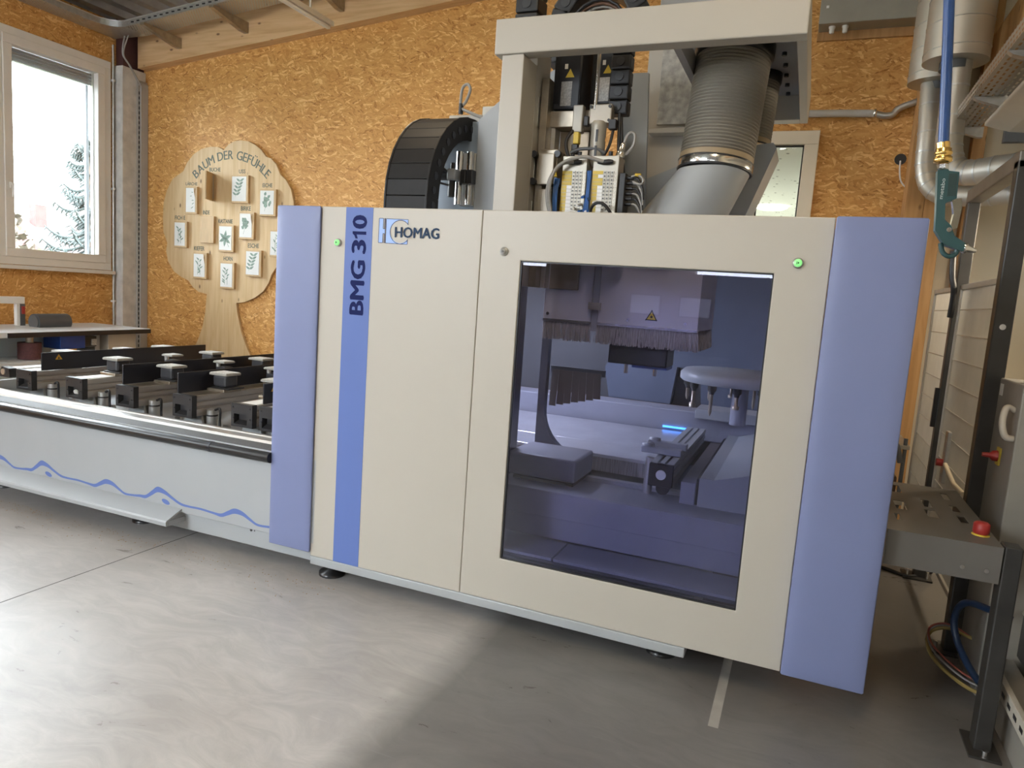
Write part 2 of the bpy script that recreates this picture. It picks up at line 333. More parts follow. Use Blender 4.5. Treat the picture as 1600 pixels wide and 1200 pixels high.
# ------------------------------------------------------------------ mesh helpers
ORG = {}
def worldorg(o):
    return ORG.get(o.name, Vector((0, 0, 0)))
class MB:
    def __init__(self): self.v = []; self.f = []; self.sm = []
    def add(self, vs, fs, smooth=False):
        b = len(self.v); self.v += [tuple(p) for p in vs]
        self.f += [tuple(i + b for i in f) for f in fs]; self.sm += [smooth] * len(fs)
        return self
    def box(self, x0, x1, y0, y1, z0, z1, rot=None, piv=None):
        vs = [Vector((x, y, z)) for x in (x0, x1) for y in (y0, y1) for z in (z0, z1)]
        if rot is not None:
            c = Vector(piv) if piv is not None else Vector(((x0 + x1) / 2, (y0 + y1) / 2, (z0 + z1) / 2))
            M = rot if isinstance(rot, Matrix) else Euler([R(a) for a in rot]).to_matrix()
            vs = [M @ (p - c) + c for p in vs]
        return self.add(vs, [(0, 1, 3, 2), (4, 6, 7, 5), (0, 4, 5, 1), (2, 3, 7, 6), (0, 2, 6, 4), (1, 5, 7, 3)])
    def prism(self, poly, axis, a, b, smooth=False):
        """poly of 2-D points; axis 'x': (y,z), 'y': (x,z), 'z': (x,y); extruded from a to b"""
        def P(q, t):
            return {'x': (t, q[0], q[1]), 'y': (q[0], t, q[1]), 'z': (q[0], q[1], t)}[axis]
        n = len(poly)
        vs = [P(q, a) for q in poly] + [P(q, b) for q in poly]
        self.add(vs, [tuple(range(n)), tuple(range(2 * n - 1, n - 1, -1))])
        self.add(vs, [(i, i + n, (i + 1) % n + n, (i + 1) % n) for i in range(n)], smooth)
        return self
    def cyl(self, p0, p1, r, n=20, r1=None, cap=True, smooth=True):
        p0 = Vector(p0); p1 = Vector(p1); d = (p1 - p0).normalized()
        u = d.orthogonal().normalized(); w = d.cross(u)
        r1 = r if r1 is None else r1
        vs = []
        for p, rr in ((p0, r), (p1, r1)):
            vs += [p + (u * math.cos(2 * math.pi * i / n) + w * math.sin(2 * math.pi * i / n)) * rr for i in range(n)]
        self.add(vs, [(i, (i + 1) % n, (i + 1) % n + n, i + n) for i in range(n)], smooth)
        if cap: self.add(vs, [tuple(range(n - 1, -1, -1)), tuple(range(n, 2 * n))])
        return self
    def tube(self, pts, r, n=10, smooth=True, radii=None):
        pts = [Vector(p) for p in pts]; m = len(pts); vs = []
        u = None
        for k, p in enumerate(pts):
            d = (pts[min(k + 1, m - 1)] - pts[max(k - 1, 0)]).normalized()
            if u is None: u = d.orthogonal().normalized()
            u = (u - d * u.dot(d)).normalized(); w = d.cross(u)
            rr = radii[k] if radii else r
            vs += [p + (u * math.cos(2 * math.pi * i / n) + w * math.sin(2 * math.pi * i / n)) * rr for i in range(n)]
        fs = []
        for k in range(m - 1):
            fs += [(k * n + i, k * n + (i + 1) % n, (k + 1) * n + (i + 1) % n, (k + 1) * n + i) for i in range(n)]
        self.add(vs, fs, smooth)
        self.add(vs, [tuple(range(n - 1, -1, -1)), tuple(range((m - 1) * n, m * n))])
        return self
    def lathe(self, c, axis, prof, n=28, smooth=True):
        """prof: list of (r, t) along unit axis from c"""
        c = Vector(c); d = Vector(axis).normalized(); u = d.orthogonal().normalized(); w = d.cross(u)
        vs = []
        for r, t in prof:
            vs += [c + d * t + (u * math.cos(2 * math.pi * i / n) + w * math.sin(2 * math.pi * i / n)) * r for i in range(n)]
        fs = []
        for k in range(len(prof) - 1):
            fs += [(k * n + i, k * n + (i + 1) % n, (k + 1) * n + (i + 1) % n, (k + 1) * n + i) for i in range(n)]
        self.add(vs, fs, smooth)
        self.add(vs, [tuple(range(n - 1, -1, -1)), tuple(range((len(prof) - 1) * n, len(prof) * n))])
        return self
    def grid(self, fn, nu, nv, smooth=True):
        vs = [fn(i / nu, j / nv) for j in range(nv + 1) for i in range(nu + 1)]
        w = nu + 1
        return self.add(vs, [(j * w + i, j * w + i + 1, (j + 1) * w + i + 1, (j + 1) * w + i) for j in range(nv) for i in range(nu)], smooth)
    def build(self, name, material, parent=None, bevel=0.0, seg=2, keep_origin=False):
        c = Vector((0, 0, 0))
        if not keep_origin:
            lo = [min(p[i] for p in self.v) for i in range(3)]; hi = [max(p[i] for p in self.v) for i in range(3)]
            c = Vector(((lo[0] + hi[0]) / 2, (lo[1] + hi[1]) / 2, (lo[2] + hi[2]) / 2))
        me = bpy.data.meshes.new(name)
        me.from_pydata([tuple(Vector(p) - c) for p in self.v], [], self.f)
        bm = bmesh.new(); bm.from_mesh(me)
        bmesh.ops.remove_doubles(bm, verts=bm.verts, dist=1e-6) if False else None
        bmesh.ops.recalc_face_normals(bm, faces=bm.faces)
        bm.to_mesh(me); bm.free()
        for pl, s in zip(me.polygons, self.sm): pl.use_smooth = s
        me.materials.append(material)
        o = bpy.data.objects.new(name, me); COL.objects.link(o)
        po = worldorg(parent) if parent else Vector((0, 0, 0))
        o.parent = parent
        o.location = c - po
        ORG[o.name] = c
        if bevel > 0:
            b = o.modifiers.new('bevel', 'BEVEL'); b.width = bevel; b.segments = seg; b.limit_method = 'ANGLE'; b.angle_limit = R(40)
        return o
def tag(o, label=None, cat=None, group=None, kind=None):
    if label: o['label'] = label
    if cat: o['category'] = cat
    if group: o['group'] = group
    if kind: o['kind'] = kind
    return o
def thing(name, loc, label, cat, group=None):
    o = bpy.data.objects.new(name, None); COL.objects.link(o)
    o.empty_display_size = 0.05
    o.location = loc; ORG[o.name] = Vector(loc)
    return tag(o, label, cat, group)
def struct(o, label=None, cat=None):
    return tag(o, label, cat, kind='structure')
def copy_tree(o, parent=None, shift=None):
    c = o.copy(); COL.objects.link(c); c.parent = parent
    if shift is not None: c.location = Vector(o.location) + Vector(shift)
    for ch in o.children: copy_tree(ch, c)
    return c
def text_mesh(body, bold=0.0, space=1.0):
    cu = bpy.data.curves.new('lettering', 'FONT'); cu.body = body; cu.size = 1.0
    cu.offset = bold; cu.space_character = space; cu.resolution_u = 3
    ob = bpy.data.objects.new('lettering', cu); COL.objects.link(ob)
    dg = bpy.context.evaluated_depsgraph_get()
    me = bpy.data.meshes.new_from_object(ob.evaluated_get(dg))
    vs = [v.co.copy() for v in me.vertices]; fs = [tuple(p.vertices) for p in me.polygons]
    bpy.data.objects.remove(ob); bpy.data.curves.remove(cu); bpy.data.meshes.remove(me)
    return vs, fs
def lettering(name, body, origin, ux, uy, w, h, material, parent, bold=0.0, lift=0.001, normal=None, thick=0.0):
    """text fitted in a box w x h whose lower-left corner is origin and whose axes are ux, uy"""
    vs, fs = text_mesh(body)
    x0 = min(v.x for v in vs); x1 = max(v.x for v in vs); y0 = min(v.y for v in vs); y1 = max(v.y for v in vs)
    ux = Vector(ux); uy = Vector(uy); nrm = ux.cross(uy); o = Vector(origin)
    sx = (w / (x1 - x0)) if w else h / (y1 - y0); sy = h / (y1 - y0)
    b = MB(); k = 0
    shifts = [(0, 0)] if bold <= 0 else [(-bold, 0), (bold, 0), (0, -bold * .6), (0, bold * .6), (0, 0)]
    for dx, dy in shifts:
        b.add([o + ux * ((v.x - x0 + dx) * sx) + uy * ((v.y - y0 + dy) * sy) + nrm * (lift + 0.00015 * k) for v in vs], fs); k += 1
    return b.build(name, material, parent)
def arc(cx, cy, r, a0, a1, n):
    return [(cx + r * math.cos(R(a0 + (a1 - a0) * i / n)), cy + r * math.sin(R(a0 + (a1 - a0) * i / n))) for i in range(n + 1)]
def spline(pts, n=8):
    """Catmull-Rom through the points"""
    P = [Vector(p) for p in pts]; P = [P[0] * 2 - P[1]] + P + [P[-1] * 2 - P[-2]]
    out = []
    for k in range(1, len(P) - 2):
        a, b, c, d = P[k - 1:k + 3]
        for i in range(n):
            t = i / n
            out.append(0.5 * ((2 * b) + (c - a) * t + (2 * a - 5 * b + 4 * c - d) * t * t + (3 * b - a - 3 * c + d) * t ** 3))
    out.append(P[-2]); return out

# ================================================================== THE SETTING
XL, XR, YB, YF = -5.82, 4.10, 3.72, -7.0
def ceil_z(x): return 4.64 + 0.096 * (x + 5.67)
def beam_z(x): return 4.12 + 0.096 * (x + 5.67)
def wall_with_holes(axis, a, b, u0, u1, z1fn, holes):
    """wall slab between a and b on 'axis', from u0 to u1, with rectangular openings (u0,u1,z0,z1)"""
    m = MB()
    us = sorted({u0, u1} | {h[0] for h in holes} | {h[1] for h in holes})
    for i in range(len(us) - 1):
        p, q = us[i], us[i + 1]
        hs = [h for h in holes if h[0] <= p + 1e-6 and h[1] >= q - 1e-6]
        spans = [(0, None)]
        if hs: spans = [(0, hs[0][2]), (hs[0][3], None)]
        for lo, hi in spans:
            if axis == 'x':
                m.box(a, b, p, q, lo, z1fn(0) if hi is None else hi)
            else:
                if hi is None:
                    m.prism([(p, lo), (q, lo), (q, z1fn(q)), (p, z1fn(p))], 'y', a, b)
                else:
                    m.box(p, q, a, b, lo, hi)
    return m
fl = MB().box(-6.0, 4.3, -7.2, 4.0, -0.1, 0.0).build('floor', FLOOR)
struct(fl, 'grey polished concrete hall floor with scuffs and smears', 'floor')
jn = MB()
jn.box(-1.058, -1.052, -7.0, 3.7, -0.0005, 0.0006)
jn.build('floor_joint', mat('dark_joint', (0.06, 0.055, 0.05), 0.8), fl)
tp = MB(); tp.box(2.215, 2.255, -0.32, 0.9, 0.0, 0.0008)
tp.build('floor_tape', mat('pale_worn_tape', (0.33, 0.31, 0.28), 0.5, var=0.15), fl)
ROOMWIN = (1.74, 2.325, 1.95, 3.225)
wb = wall_with_holes('y', YB, YB + 0.14, XL - 0.15, 3.20, lambda x: ceil_z(x), [ROOMWIN]).build('wall_back', OSB)
struct(wb, 'strand board wall behind the machine', 'wall')
wbr = MB().box(3.20, XR + 0.2, YB, YB + 0.14, 0, 5.7).build('wall_recess', OFFWHITE)
struct(wbr, 'cream panelled end wall right of the timber post', 'wall')
W1 = (1.96, 3.325, 1.60, 4.12)
W2 = (-0.6, 1.86, 1.60, 4.12)
W3 = (-4.7, -2.3, 1.60, 4.12)
wl = wall_with_holes('x', XL - 0.22, XL, YF, YB + 0.14, lambda x: 4.62, [W3, W2, W1]).build('wall_left', OSB)
struct(wl, 'strand board wall with the window on the left', 'wall')
wr = MB().box(XR, XR + 0.15, YF, YB, 0, 5.6)
wr = wr.build('wall_right', OFFWHITE); struct(wr, 'cream panelled wall on the right', 'wall')
W4 = (-3.9, -1.3, 2.1, 4.2); W5 = (0.9, 2.1, 2.1, 2.6)
wf = wall_with_holes('y', YF - 0.2, YF, XL - 0.15, XR + 0.15, lambda x: ceil_z(x), [W4, W5]).build('wall_front', mat('pale_grey_plaster', (0.36, 0.37, 0.38), 0.7))
struct(wf, 'pale grey plaster wall behind the photographer', 'wall')
# trapezoid steel deck, ribs along Y, rising to the right
cm = MB(); prof = []
x = XL - 0.2
while x < XR + 0.3:
    for dx, dz in ((0, 0), (0.10, 0), (0.135, 0.075), (0.245, 0.075), (0.28, 0)):
        prof.append((x + dx, ceil_z(x + dx) + dz))
    x += 0.28
up = [(a, b + 0.012) for a, b in reversed(prof)]
n = len(prof)
vs = [(a, YF - 0.2, b) for a, b in prof] + [(a, YB + 0.2, b) for a, b in prof]
cm.add(vs, [(i, i + 1, i + 1 + n, i + n) for i in range(n - 1)])
ce = cm.build('ceiling', DECK); struct(ce, 'dark corrugated steel deck ceiling', 'ceiling')

# glulam roof beam along the back wall
bm_ = MB(); bm_.prism([(-5.655, beam_z(-5.655)), (XR, beam_z(XR)), (XR, ceil_z(XR) + 0.0), (-5.655, ceil_z(-5.655))], 'y', 3.59, YB)
rb = bm_.build('roof_beam', WOOD_BEAM, bevel=0.006); tag(rb, 'pale glulam roof beam along top of back wall', 'beam')
# timber post at the right end of the back wall
tpst = thing('timber_post', (3.18, 3.56, 0), 'knotty glulam timber post right of the strand board wall', 'post')
MB().box(3.02, 3.15, 3.44, 3.715, 0, 4.9).build('lamella', WOOD_POST, tpst, bevel=0.004)
MB().box(3.152, 3.29, 3.44, 3.715, 0, 4.9).build('lamella', WOOD_POST, tpst, bevel=0.004)
st = MB().box(3.445, 3.535, 3.60, YB, 0, 4.8).build('timber_stud', WOOD_POST, bevel=0.004)
tag(st, 'narrow timber stud on the cream wall behind the steel gate frame', 'stud')

# ---- window 1 (visible), and the panes of the windows outside the picture
def window(name, W, label):
    y0, y1, z0, z1 = W
    r = thing(name, (XL, (y0 + y1) / 2, z0), label, 'window'); r['kind'] = 'structure'
    x0, x1 = XL - 0.14, XL + 0.03
    fw = 0.085
    for nm, b in (('frame_rail', (y0, y1, z0, z0 + fw)), ('frame_rail', (y0, y1, z1 - fw, z1)), ('frame_stile', (y0, y0 + fw, z0 + fw, z1 - fw)), ('frame_stile', (y1 - fw, y1, z0 + fw, z1 - fw))):
        MB().box(x0, x1, *b).build(nm, WINWHITE, r, bevel=0.004)
    a, b_, c, d = y0 + fw, y1 - fw, z0 + fw, z1 - fw
    sw = 0.095; xs0, xs1 = XL - 0.10, XL + 0.045
    for nm, b in (('sash_rail', (a, b_, c, c + sw)), ('sash_rail', (a, b_, d - sw, d)), ('sash_stile', (a, a + sw, c + sw, d - sw)), ('sash_stile', (b_ - sw, b_, c + sw, d - sw))):
        MB().box(xs0, xs1, *b).build(nm, WINWHITE, r, bevel=0.006)
    MB().box(XL - 0.05, XL - 0.035, a + sw, b_ - sw, c + sw, d - sw).build('pane', GLASS, r)
    return r, (a + sw, b_ - sw, c + sw, d - sw)
w1, g1 = window('window_1', W1, 'white framed tall window beside concrete column')
hd = MB().box(XL + 0.045, XL + 0.075, 2.085, 2.115, 2.42, 2.49)
hd.cyl((XL + 0.085, 2.1, 2.47), (XL + 0.085, 2.1, 2.33), 0.011, 10)
hd.box(XL + 0.07, XL + 0.095, 2.09, 2.11, 2.455, 2.48); hd.build('handle', WINWHITE, w1, bevel=0.003)
bl = MB()
for k in range(4):
    bl.box(XL - 0.13, XL - 0.07, g1[0], g1[1], g1[3] - 0.035 - 0.036 * k, g1[3] - 0.006 - 0.036 * k)
bl.build('blind_slats', mat('grey_blind', (0.42, 0.42, 0.44), 0.5), w1)
MB().box(XL - 0.13, XL - 0.10, g1[1] - 0.055, g1[1] - 0.02, g1[2], g1[3] - 0.15).build('blind_guide', mat('pale_guide', (0.45, 0.5, 0.58), 0.4), w1)
MB().box(XL, XL + 0.10, W1[0] - 0.1, W1[1] + 0.01, W1[2] - 0.05, W1[2] - 0.005).build('window_sill', WINWHITE, w1, bevel=0.008)
window('window_2', W2, 'white framed window further along the left wall')
window('window_3', W3, 'white framed window on left wall level with the photographer')
# interior window to the room behind the back wall
x0, x1, z0, z1 = ROOMWIN
w4 = thing('window_4', ((x0 + x1) / 2, YB, z0), 'cream framed interior window looking into a bright room', 'window'); w4['kind'] = 'structure'
CREAMF = mat('cream_window_frame', (0.78, 0.70, 0.57), 0.4, var=0.02)
fw = 0.115
for nm, b in (('frame_rail', (x0, x1, z1 - fw, z1)), ('frame_rail', (x0, x1, z0, z0 + fw)), ('frame_stile', (x0, x0 + fw, z0 + fw, z1 - fw)), ('frame_stile', (x1 - fw, x1, z0 + fw, z1 - fw))):
    MB().box(b[0], b[1], YB - 0.04, YB + 0.1, b[2], b[3]).build(nm, CREAMF, w4, bevel=0.005)
MB().box(x0 + fw, x1 - fw, YB + 0.03, YB + 0.04, z0 + fw, z1 - fw).build('pane', GLASS, w4)
gk = MB()
gk.box(x0 + fw, x1 - fw, YB + 0.01, YB + 0.03, z1 - fw - 0.012, z1 - fw); gk.box(x0 + fw, x0 + fw + 0.012, YB + 0.01, YB + 0.03, z0 + fw, z1 - fw)
gk.box(x1 - fw - 0.012, x1 - fw, YB + 0.01, YB + 0.03, z0 + fw, z1 - fw); gk.build('gasket', BLACK, w4)
# the room behind it: acoustic ceiling with small holes, pale walls, one ceiling light
def mat_acoustic():
    m, nt, p, N, L = nodes_of('acoustic_ceiling')
    tc = N.new('ShaderNodeTexCoord'); v = N.new('ShaderNodeTexVoronoi'); v.inputs['Scale'].default_value = 9
    mp = N.new('ShaderNodeMapping'); mp.inputs['Scale'].default_value = (1, 0.55, 1)
    L.new(tc.outputs['Object'], mp.inputs[0]); L.new(mp.outputs[0], v.inputs['Vector'])
    rp = N.new('ShaderNodeValToRGB'); rp.color_ramp.elements[0].position = 0.13; rp.color_ramp.elements[0].color = (0.3, 0.31, 0.29, 1)
    rp.color_ramp.elements[1].position = 0.2; rp.color_ramp.elements[1].color = (0.80, 0.81, 0.77, 1)
    L.new(v.outputs['Distance'], rp.inputs[0]); L.new(rp.outputs[0], p.inputs['Base Color']); p.inputs['Roughness'].default_value = 0.8
    return m
PALE = mat('pale_room_wall', (0.72, 0.73, 0.68), 0.7)
rc = MB().box(-1.2, 4.2, YB + 0.2, YB + 8.2, 3.42, 3.47).build('ceiling_room', mat_acoustic()); struct(rc, 'perforated acoustic ceiling of the room behind the interior window', 'ceiling')
rw = MB().box(-1.2, 4.2, YB + 8.1, YB + 8.2, 1.5, 3.42).box(-1.2, -1.1, YB + 0.15, YB + 8.1, 1.5, 3.42).box(4.1, 4.2, YB + 0.15, YB + 8.1, 1.5, 3.42).build('wall_room', PALE); struct(rw, 'pale walls of the room behind the interior window', 'wall')
rf = MB().box(-1.2, 4.2, YB + 0.15, YB + 8.2, 1.4, 1.5).build('floor_room', PALE); struct(rf, 'pale floor of the room behind the interior window', 'floor')
rl = thing('room_ceiling_light', (1.63, 9.8, 3.36), 'round glowing ceiling light seen through the interior window', 'lamp')
MB().lathe((1.63, 9.8, 3.42), (0, 0, -1), [(0.05, 0), (0.26, 0.01), (0.26, 0.03), (0.2, 0.055), (0.02, 0.06)]).build('diffuser', mat('lit_diffuser', (1, 1, 0.9), 0.5, emit=(1.0, 0.98, 0.85), estr=6), rl)
a_ = area('room_lamp_light', (1.63, 9.8, 3.33), (0, 0, -1), 0.5, 0.5, 190, (1.0, 0.98, 0.88))

# ---- concrete column in the left corner with its steel shoe
cc = thing('concrete_column', (-5.74, 3.55, 0), 'grey concrete corner column beside the window', 'column')
MB().box(XL, -5.665, 3.385, YB, 0, 4.10).build('shaft', CONC, cc, bevel=0.008)
MB().box(XL, -5.70, 3.42, YB, 4.10, 4.66).build('steel_shoe', PRIMER, cc)
ct = thing('cable_trunking', (-5.65, 3.62, 0), 'slotted grey cable trunking running up the corner column', 'trunking')
MB().box(-5.663, -5.635, 3.58, 3.715, 0, 3.98).build('duct', mat('trunking_grey', (0.36, 0.34, 0.31), 0.5), ct, bevel=0.003)
sl = MB()
for k in range(62):
    z = 0.15 + k * 0.06
    sl.box(-5.6355, -5.634, 3.588, 3.603, z, z + 0.035)
sl = sl.build('slots', BLACK, ct); sl['kind'] = 'stuff'
MB().box(-5.635, -5.618, 3.61, 3.715, 0, 3.95).build('lid', mat('trunking_lid', (0.43, 0.42, 0.40), 0.5), ct, bevel=0.002)
cd = thing('conduit_pipe', (-5.76, 3.36, 0), 'thin grey conduit pipe running up beside the window frame', 'pipe')
MB().tube([(-5.785, 3.352, 0.0), (-5.785, 3.352, 4.33)], 0.013, 10).build('pipe', GALV, cd)
for z in (1.2, 2.6, 3.9):
    MB().box(-5.82, -5.76, 3.335, 3.37, z, z + 0.025).build('clip', WHITE, cd)
cb = MB().tube(spline([(-5.52, 3.30, 4.40), (-5.60, 3.34, 4.30), (-5.62, 3.36, 4.20), (-5.57, 3.42, 4.08), (-5.62, 3.59, 3.92)], 8), 0.011, 8)
cb.tube(spline([(-5.46, 3.30, 4.40), (-5.575, 3.335, 4.27), (-5.60, 3.36, 4.18), (-5.55, 3.42, 4.06), (-5.61, 3.60, 3.92)], 8), 0.008, 8)
tag(cb.build('cable_pair', GCABLE), 'grey cables curving from cable tray down to the corner trunking', 'cable')
# ---- cable tray, along the left wall and round the corner onto the roof beam
def tz(x): return 4.41 + 0.100 * max(0, x + 5.25)
tr = thing('cable_tray', (-5.0, 3.1, 4.41), 'galvanised perforated cable tray turning the left ceiling corner', 'cable tray')
tb = MB()
tb.add([(-5.79, -1.0, 4.41), (-5.48, -1.0, 4.41), (-5.48, 2.85, 4.41), (-5.79, 2.85, 4.41)], [(0, 1, 2, 3)])
tb.add([(-5.25, 3.08, tz(-5.25)), (-0.6, 3.08, tz(-0.6)), (-0.6, 3.385, tz(-0.6)), (-5.25, 3.385, tz(-5.25))], [(0, 1, 2, 3)])
tb.build('tray_bottom', TRAYPERF, tr)
cn = MB(); a1 = arc(-5.25, 2.85, 0.23, 180, 90, 8); 
cn.add([(p[0], p[1], 4.41) for p in a1] + [(-5.79, 2.85, 4.41), (-5.79, 3.385, 4.41), (-5.25, 3.385, 4.41)], [tuple(list(range(9)) + [11, 10, 9])]); cn.build('corner_plate', GALV, tr)
sr = MB()
path = [(-5.48, -1.0), (-5.48, 2.85)] + a1[1:-1] + [(-5.25, 3.08), (-0.6, 3.08)]
vs = []
for p in path:
    z = tz(p[0])
    for dz, off in ((-0.004, 0), (0.06, 0)):
        vs.append((p[0], p[1], z + dz))
m_ = len(path)
sr.add(vs, [(2 * i, 2 * i + 2, 2 * i + 3, 2 * i + 1) for i in range(m_ - 1)]); sr.build('side_rail', GALV, tr)
lip = MB(); lip.tube([(p[0], p[1], tz(p[0]) + 0.062) for p in path], 0.008, 6); lip.build('rolled_lip', ALU, tr)
ss = MB()
for k in range(46):
    x = -5.15 + k * 0.09
    ss.box(x, x + 0.045, 3.0785, 3.0795, tz(x) + 0.022, tz(x) + 0.038)
s_ = ss.build('slots', BLACK, tr); s_['kind'] = 'stuff'
for x in (-4.95, -3.92, -2.6):
    z = tz(x)
    MB().prism([(3.06, z - 0.012), (3.59, z - 0.012), (3.59, z - 0.13), (3.50, z - 0.13), (3.06, z - 0.04)], 'x', x - 0.03, x + 0.03).build('bracket', STEEL, tr, bevel=0.003)
# ---- hanging light rail near the beam
lr = thing('light_rail', (-2.25, 1.4, 4.12), 'slim white light rail hanging under the deck before the beam', 'lamp')
MB().box(-2.285, -2.195, -0.4, 2.93, 4.13, 4.175).build('rail', mat('rail_cream', (0.62, 0.57, 0.48), 0.4), lr, bevel=0.004)
MB().box(-2.262, -2.218, -0.4, 2.91, 4.10, 4.13).build('tube_cover', WHITE, lr, bevel=0.01)
for y in (0.4, 2.62):
    MB().cyl((-2.24, y, 4.17), (-2.24, y, ceil_z(-2.24)), 0.012, 8).build('hanger', GALV, lr)

# ---- outside the window: conifer, houses, hedge under the overcast sky
gd = MB().box(-80, -5.9, -60, 60, -2.2, -2.0).build('garden_ground', mat('lawn', (0.04, 0.055, 0.025), 0.9, var=0.2, scale=2)); struct(gd, 'garden ground outside the window', 'ground')
NEEDLE = mat('conifer_needles', (0.025, 0.034, 0.032), 0.8, var=0.3, scale=6)
BARK = mat('bark', (0.12, 0.09, 0.07), 0.9)
tree = thing('conifer_tree', (-24.0, 16.7, -2.0), 'grey-green conifer with drooping branches outside the window', 'tree')
MB().cyl((-24, 16.7, -2), (-24, 16.7, 6.6), 0.22, 8, 0.03).build('trunk', BARK, tree)
nb = MB(); rnd = random.Random(3)
for k in range(150):
    h = -1.2 + 7.6 * (k / 150.0); ln = 0.35 + 2.5 * (1 - (h + 1.2) / 7.9); a = rnd.uniform(0, 2 * math.pi)
    dx, dy = math.cos(a), math.sin(a)
    pts = [Vector((-24 + dx * ln * t, 16.7 + dy * ln * t, h - 0.35 * ln * math.sin(t * 2.2) * 0.8 + 0.28 * ln * t * t * t)) for t in (0, 0.25, 0.5, 0.75, 1)]
    nb.tube(spline(pts, 2), 0.05, 4, radii=[0.05, 0.06, 0.07, 0.075, 0.07, 0.065, 0.055, 0.04, 0.015])
    for t in (0.3, 0.45, 0.6, 0.72, 0.84, 0.95):
        p = Vector((-24 + dx * ln * t, 16.7 + dy * ln * t, h - 0.35 * ln * math.sin(t * 2.2) * 0.8 + 0.28 * ln * t ** 3))
        for s in (-1, 1):
            q = p + Vector((dx * 0.12 - dy * s * 0.22, dy * 0.12 + dx * s * 0.22, -0.16 - 0.1 * rnd.random()))
            nb.tube([p, (p + q) / 2 + Vector((0, 0, 0.02)), q], 0.03, 3, radii=[0.03, 0.035, 0.008])
nb = nb.build('branches', NEEDLE, tree); nb['kind'] = 'stuff'
def house(name, label, cx, cy, w, l, zw, zr, wallm, roofm, chim=None):
    r = thing(name, (cx, cy, -2.0), label, 'house')
    MB().box(cx - w / 2, cx + w / 2, cy - l / 2, cy + l / 2, -2.0, zw).build('walls', wallm, r)
    o = 0.4
    MB().prism([(cx - w / 2 - o, zw - 0.15), (cx + w / 2 + o, zw - 0.15), (cx, zr)], 'y', cy - l / 2 - o, cy + l / 2 + o).build('roof', roofm, r)
    if chim:
        MB().box(cx + chim[0], cx + chim[0] + 0.5, cy + chim[1], cy + chim[1] + 0.6, zw, zr + 0.7).build('chimney', BRICKRED, r)
    return r
house('far_house', 'house with long red tiled roof and chimney beyond the garden', -36.0, 25.2, 8.0, 8.6, 2.0, 3.85, mat('house_render', (0.12, 0.12, 0.12), 0.8), BRICKRED, (0.5, -3.3))
house('near_house', 'small pale house gable with red roof at the window left edge', -27.0, 13.2, 3.2, 2.6, 2.2, 3.1, mat('house_render2', (0.11, 0.12, 0.13), 0.8), BRICKRED)
def bush(name, label, c, rx, rz, mt, nleaf, seed):
    r = thing(name, (c[0], c[1], -2.0), label, 'bush'); rr = random.Random(seed); m = MB()
    for k in range(nleaf):
        d = Vector((rr.gauss(0, 1), rr.gauss(0, 1), rr.gauss(0, 1))).normalized() * (0.55 + 0.45 * rr.random())
        p = Vector((c[0] + d.x * rx, c[1] + d.y * rx, c[2] + d.z * rz)); u = Vector((rr.gauss(0, 1), rr.gauss(0, 1), rr.gauss(0, 1))).normalized() * 0.16; w = u.orthogonal().normalized() * 0.09
        m.add([p - u, p + w, p + u, p - w], [(0, 1, 2, 3)])
    o = m.build('leaves', mt, r); o['kind'] = 'stuff'
    MB().cyl((c[0], c[1], -2), (c[0], c[1], c[2]), 0.1, 6, 0.04).build('stem', BARK, r)
HEDGE = mat('hedge_leaves', (0.035, 0.05, 0.02), 0.8, var=0.4, scale=5); PURPLE = mat('purple_leaves', (0.03, 0.024, 0.03), 0.8, var=0.3, scale=5); AUTUMN = mat('autumn_leaves', (0.055, 0.042, 0.028), 0.8, var=0.4, scale=5)
bush('garden_bush', 'green garden bush below the red roof outside', (-20, 12.2, 0.9), 1.1, 1.1, HEDGE, 420, 1)
bush('purple_bush', 'dark purple-leaved bush below the conifer outside', (-19, 14.6, 1.2), 0.7, 1.2, PURPLE, 300, 2)
bush('autumn_tree', 'sparse brown-leaved tree at the left edge of the window pane', (-18, 9.75, 1.6), 0.8, 1.6, AUTUMN, 260, 5)

# ================================================================== assumed hall lamps, put outside the frame to light the scene
TUBE = mat('lit_tube', (1, 0.95, 0.85), 0.4, emit=(1.0, 0.90, 0.74), estr=4)
for k, (lx, ly, pw) in enumerate(((-3.2, -3.4, 40), (2.1, -2.7, 100), (-0.6, 0.9, 45))):
    z = ceil_z(lx) - 0.22
    t = thing('assumed_ceiling_lamp', (lx, ly, z), ['assumed long tube lamp under the deck near the left windows', 'assumed long tube lamp under the deck above the photographer', 'assumed long tube lamp under the deck above the machine bed'][k], 'lamp', 'assumed tube lamps under the deck')
    MB().box(lx - 0.06, lx + 0.06, ly - 0.75, ly + 0.75, z, z + 0.06).build('housing', WHITE, t, bevel=0.006)
    MB().cyl((lx, ly - 0.72, z - 0.015), (lx, ly + 0.72, z - 0.015), 0.018, 8).build('tube', TUBE, t)
    for s in (-0.6, 0.6):
        MB().cyl((lx, ly + s, z + 0.06), (lx, ly + s, ceil_z(lx)), 0.008, 6).build('hanger', GALV, t)
    area('assumed_tube_light', (lx, ly, z - 0.04), (0, 0, -1), 0.25, 1.45, pw, (1.0, 0.80, 0.55))

wlp = thing('added_wall_lamp', (4.06, 1.7, 2.3), 'added unseen fill lamp on the right wall beyond the cabinet', 'lamp')  # unseen lamp, added to warm the floor and fence at the right
MB().lathe((XR, 1.7, 2.3), (-1, 0, 0), [(0.11, 0), (0.11, 0.02), (0.09, 0.06), (0.02, 0.075)], 24).build('lit_globe', TUBE, wlp)
area('added_wall_light', (3.96, 1.75, 2.3), (-0.75, 0.05, -1), 0.2, 0.2, 34, (1.0, 0.84, 0.62))

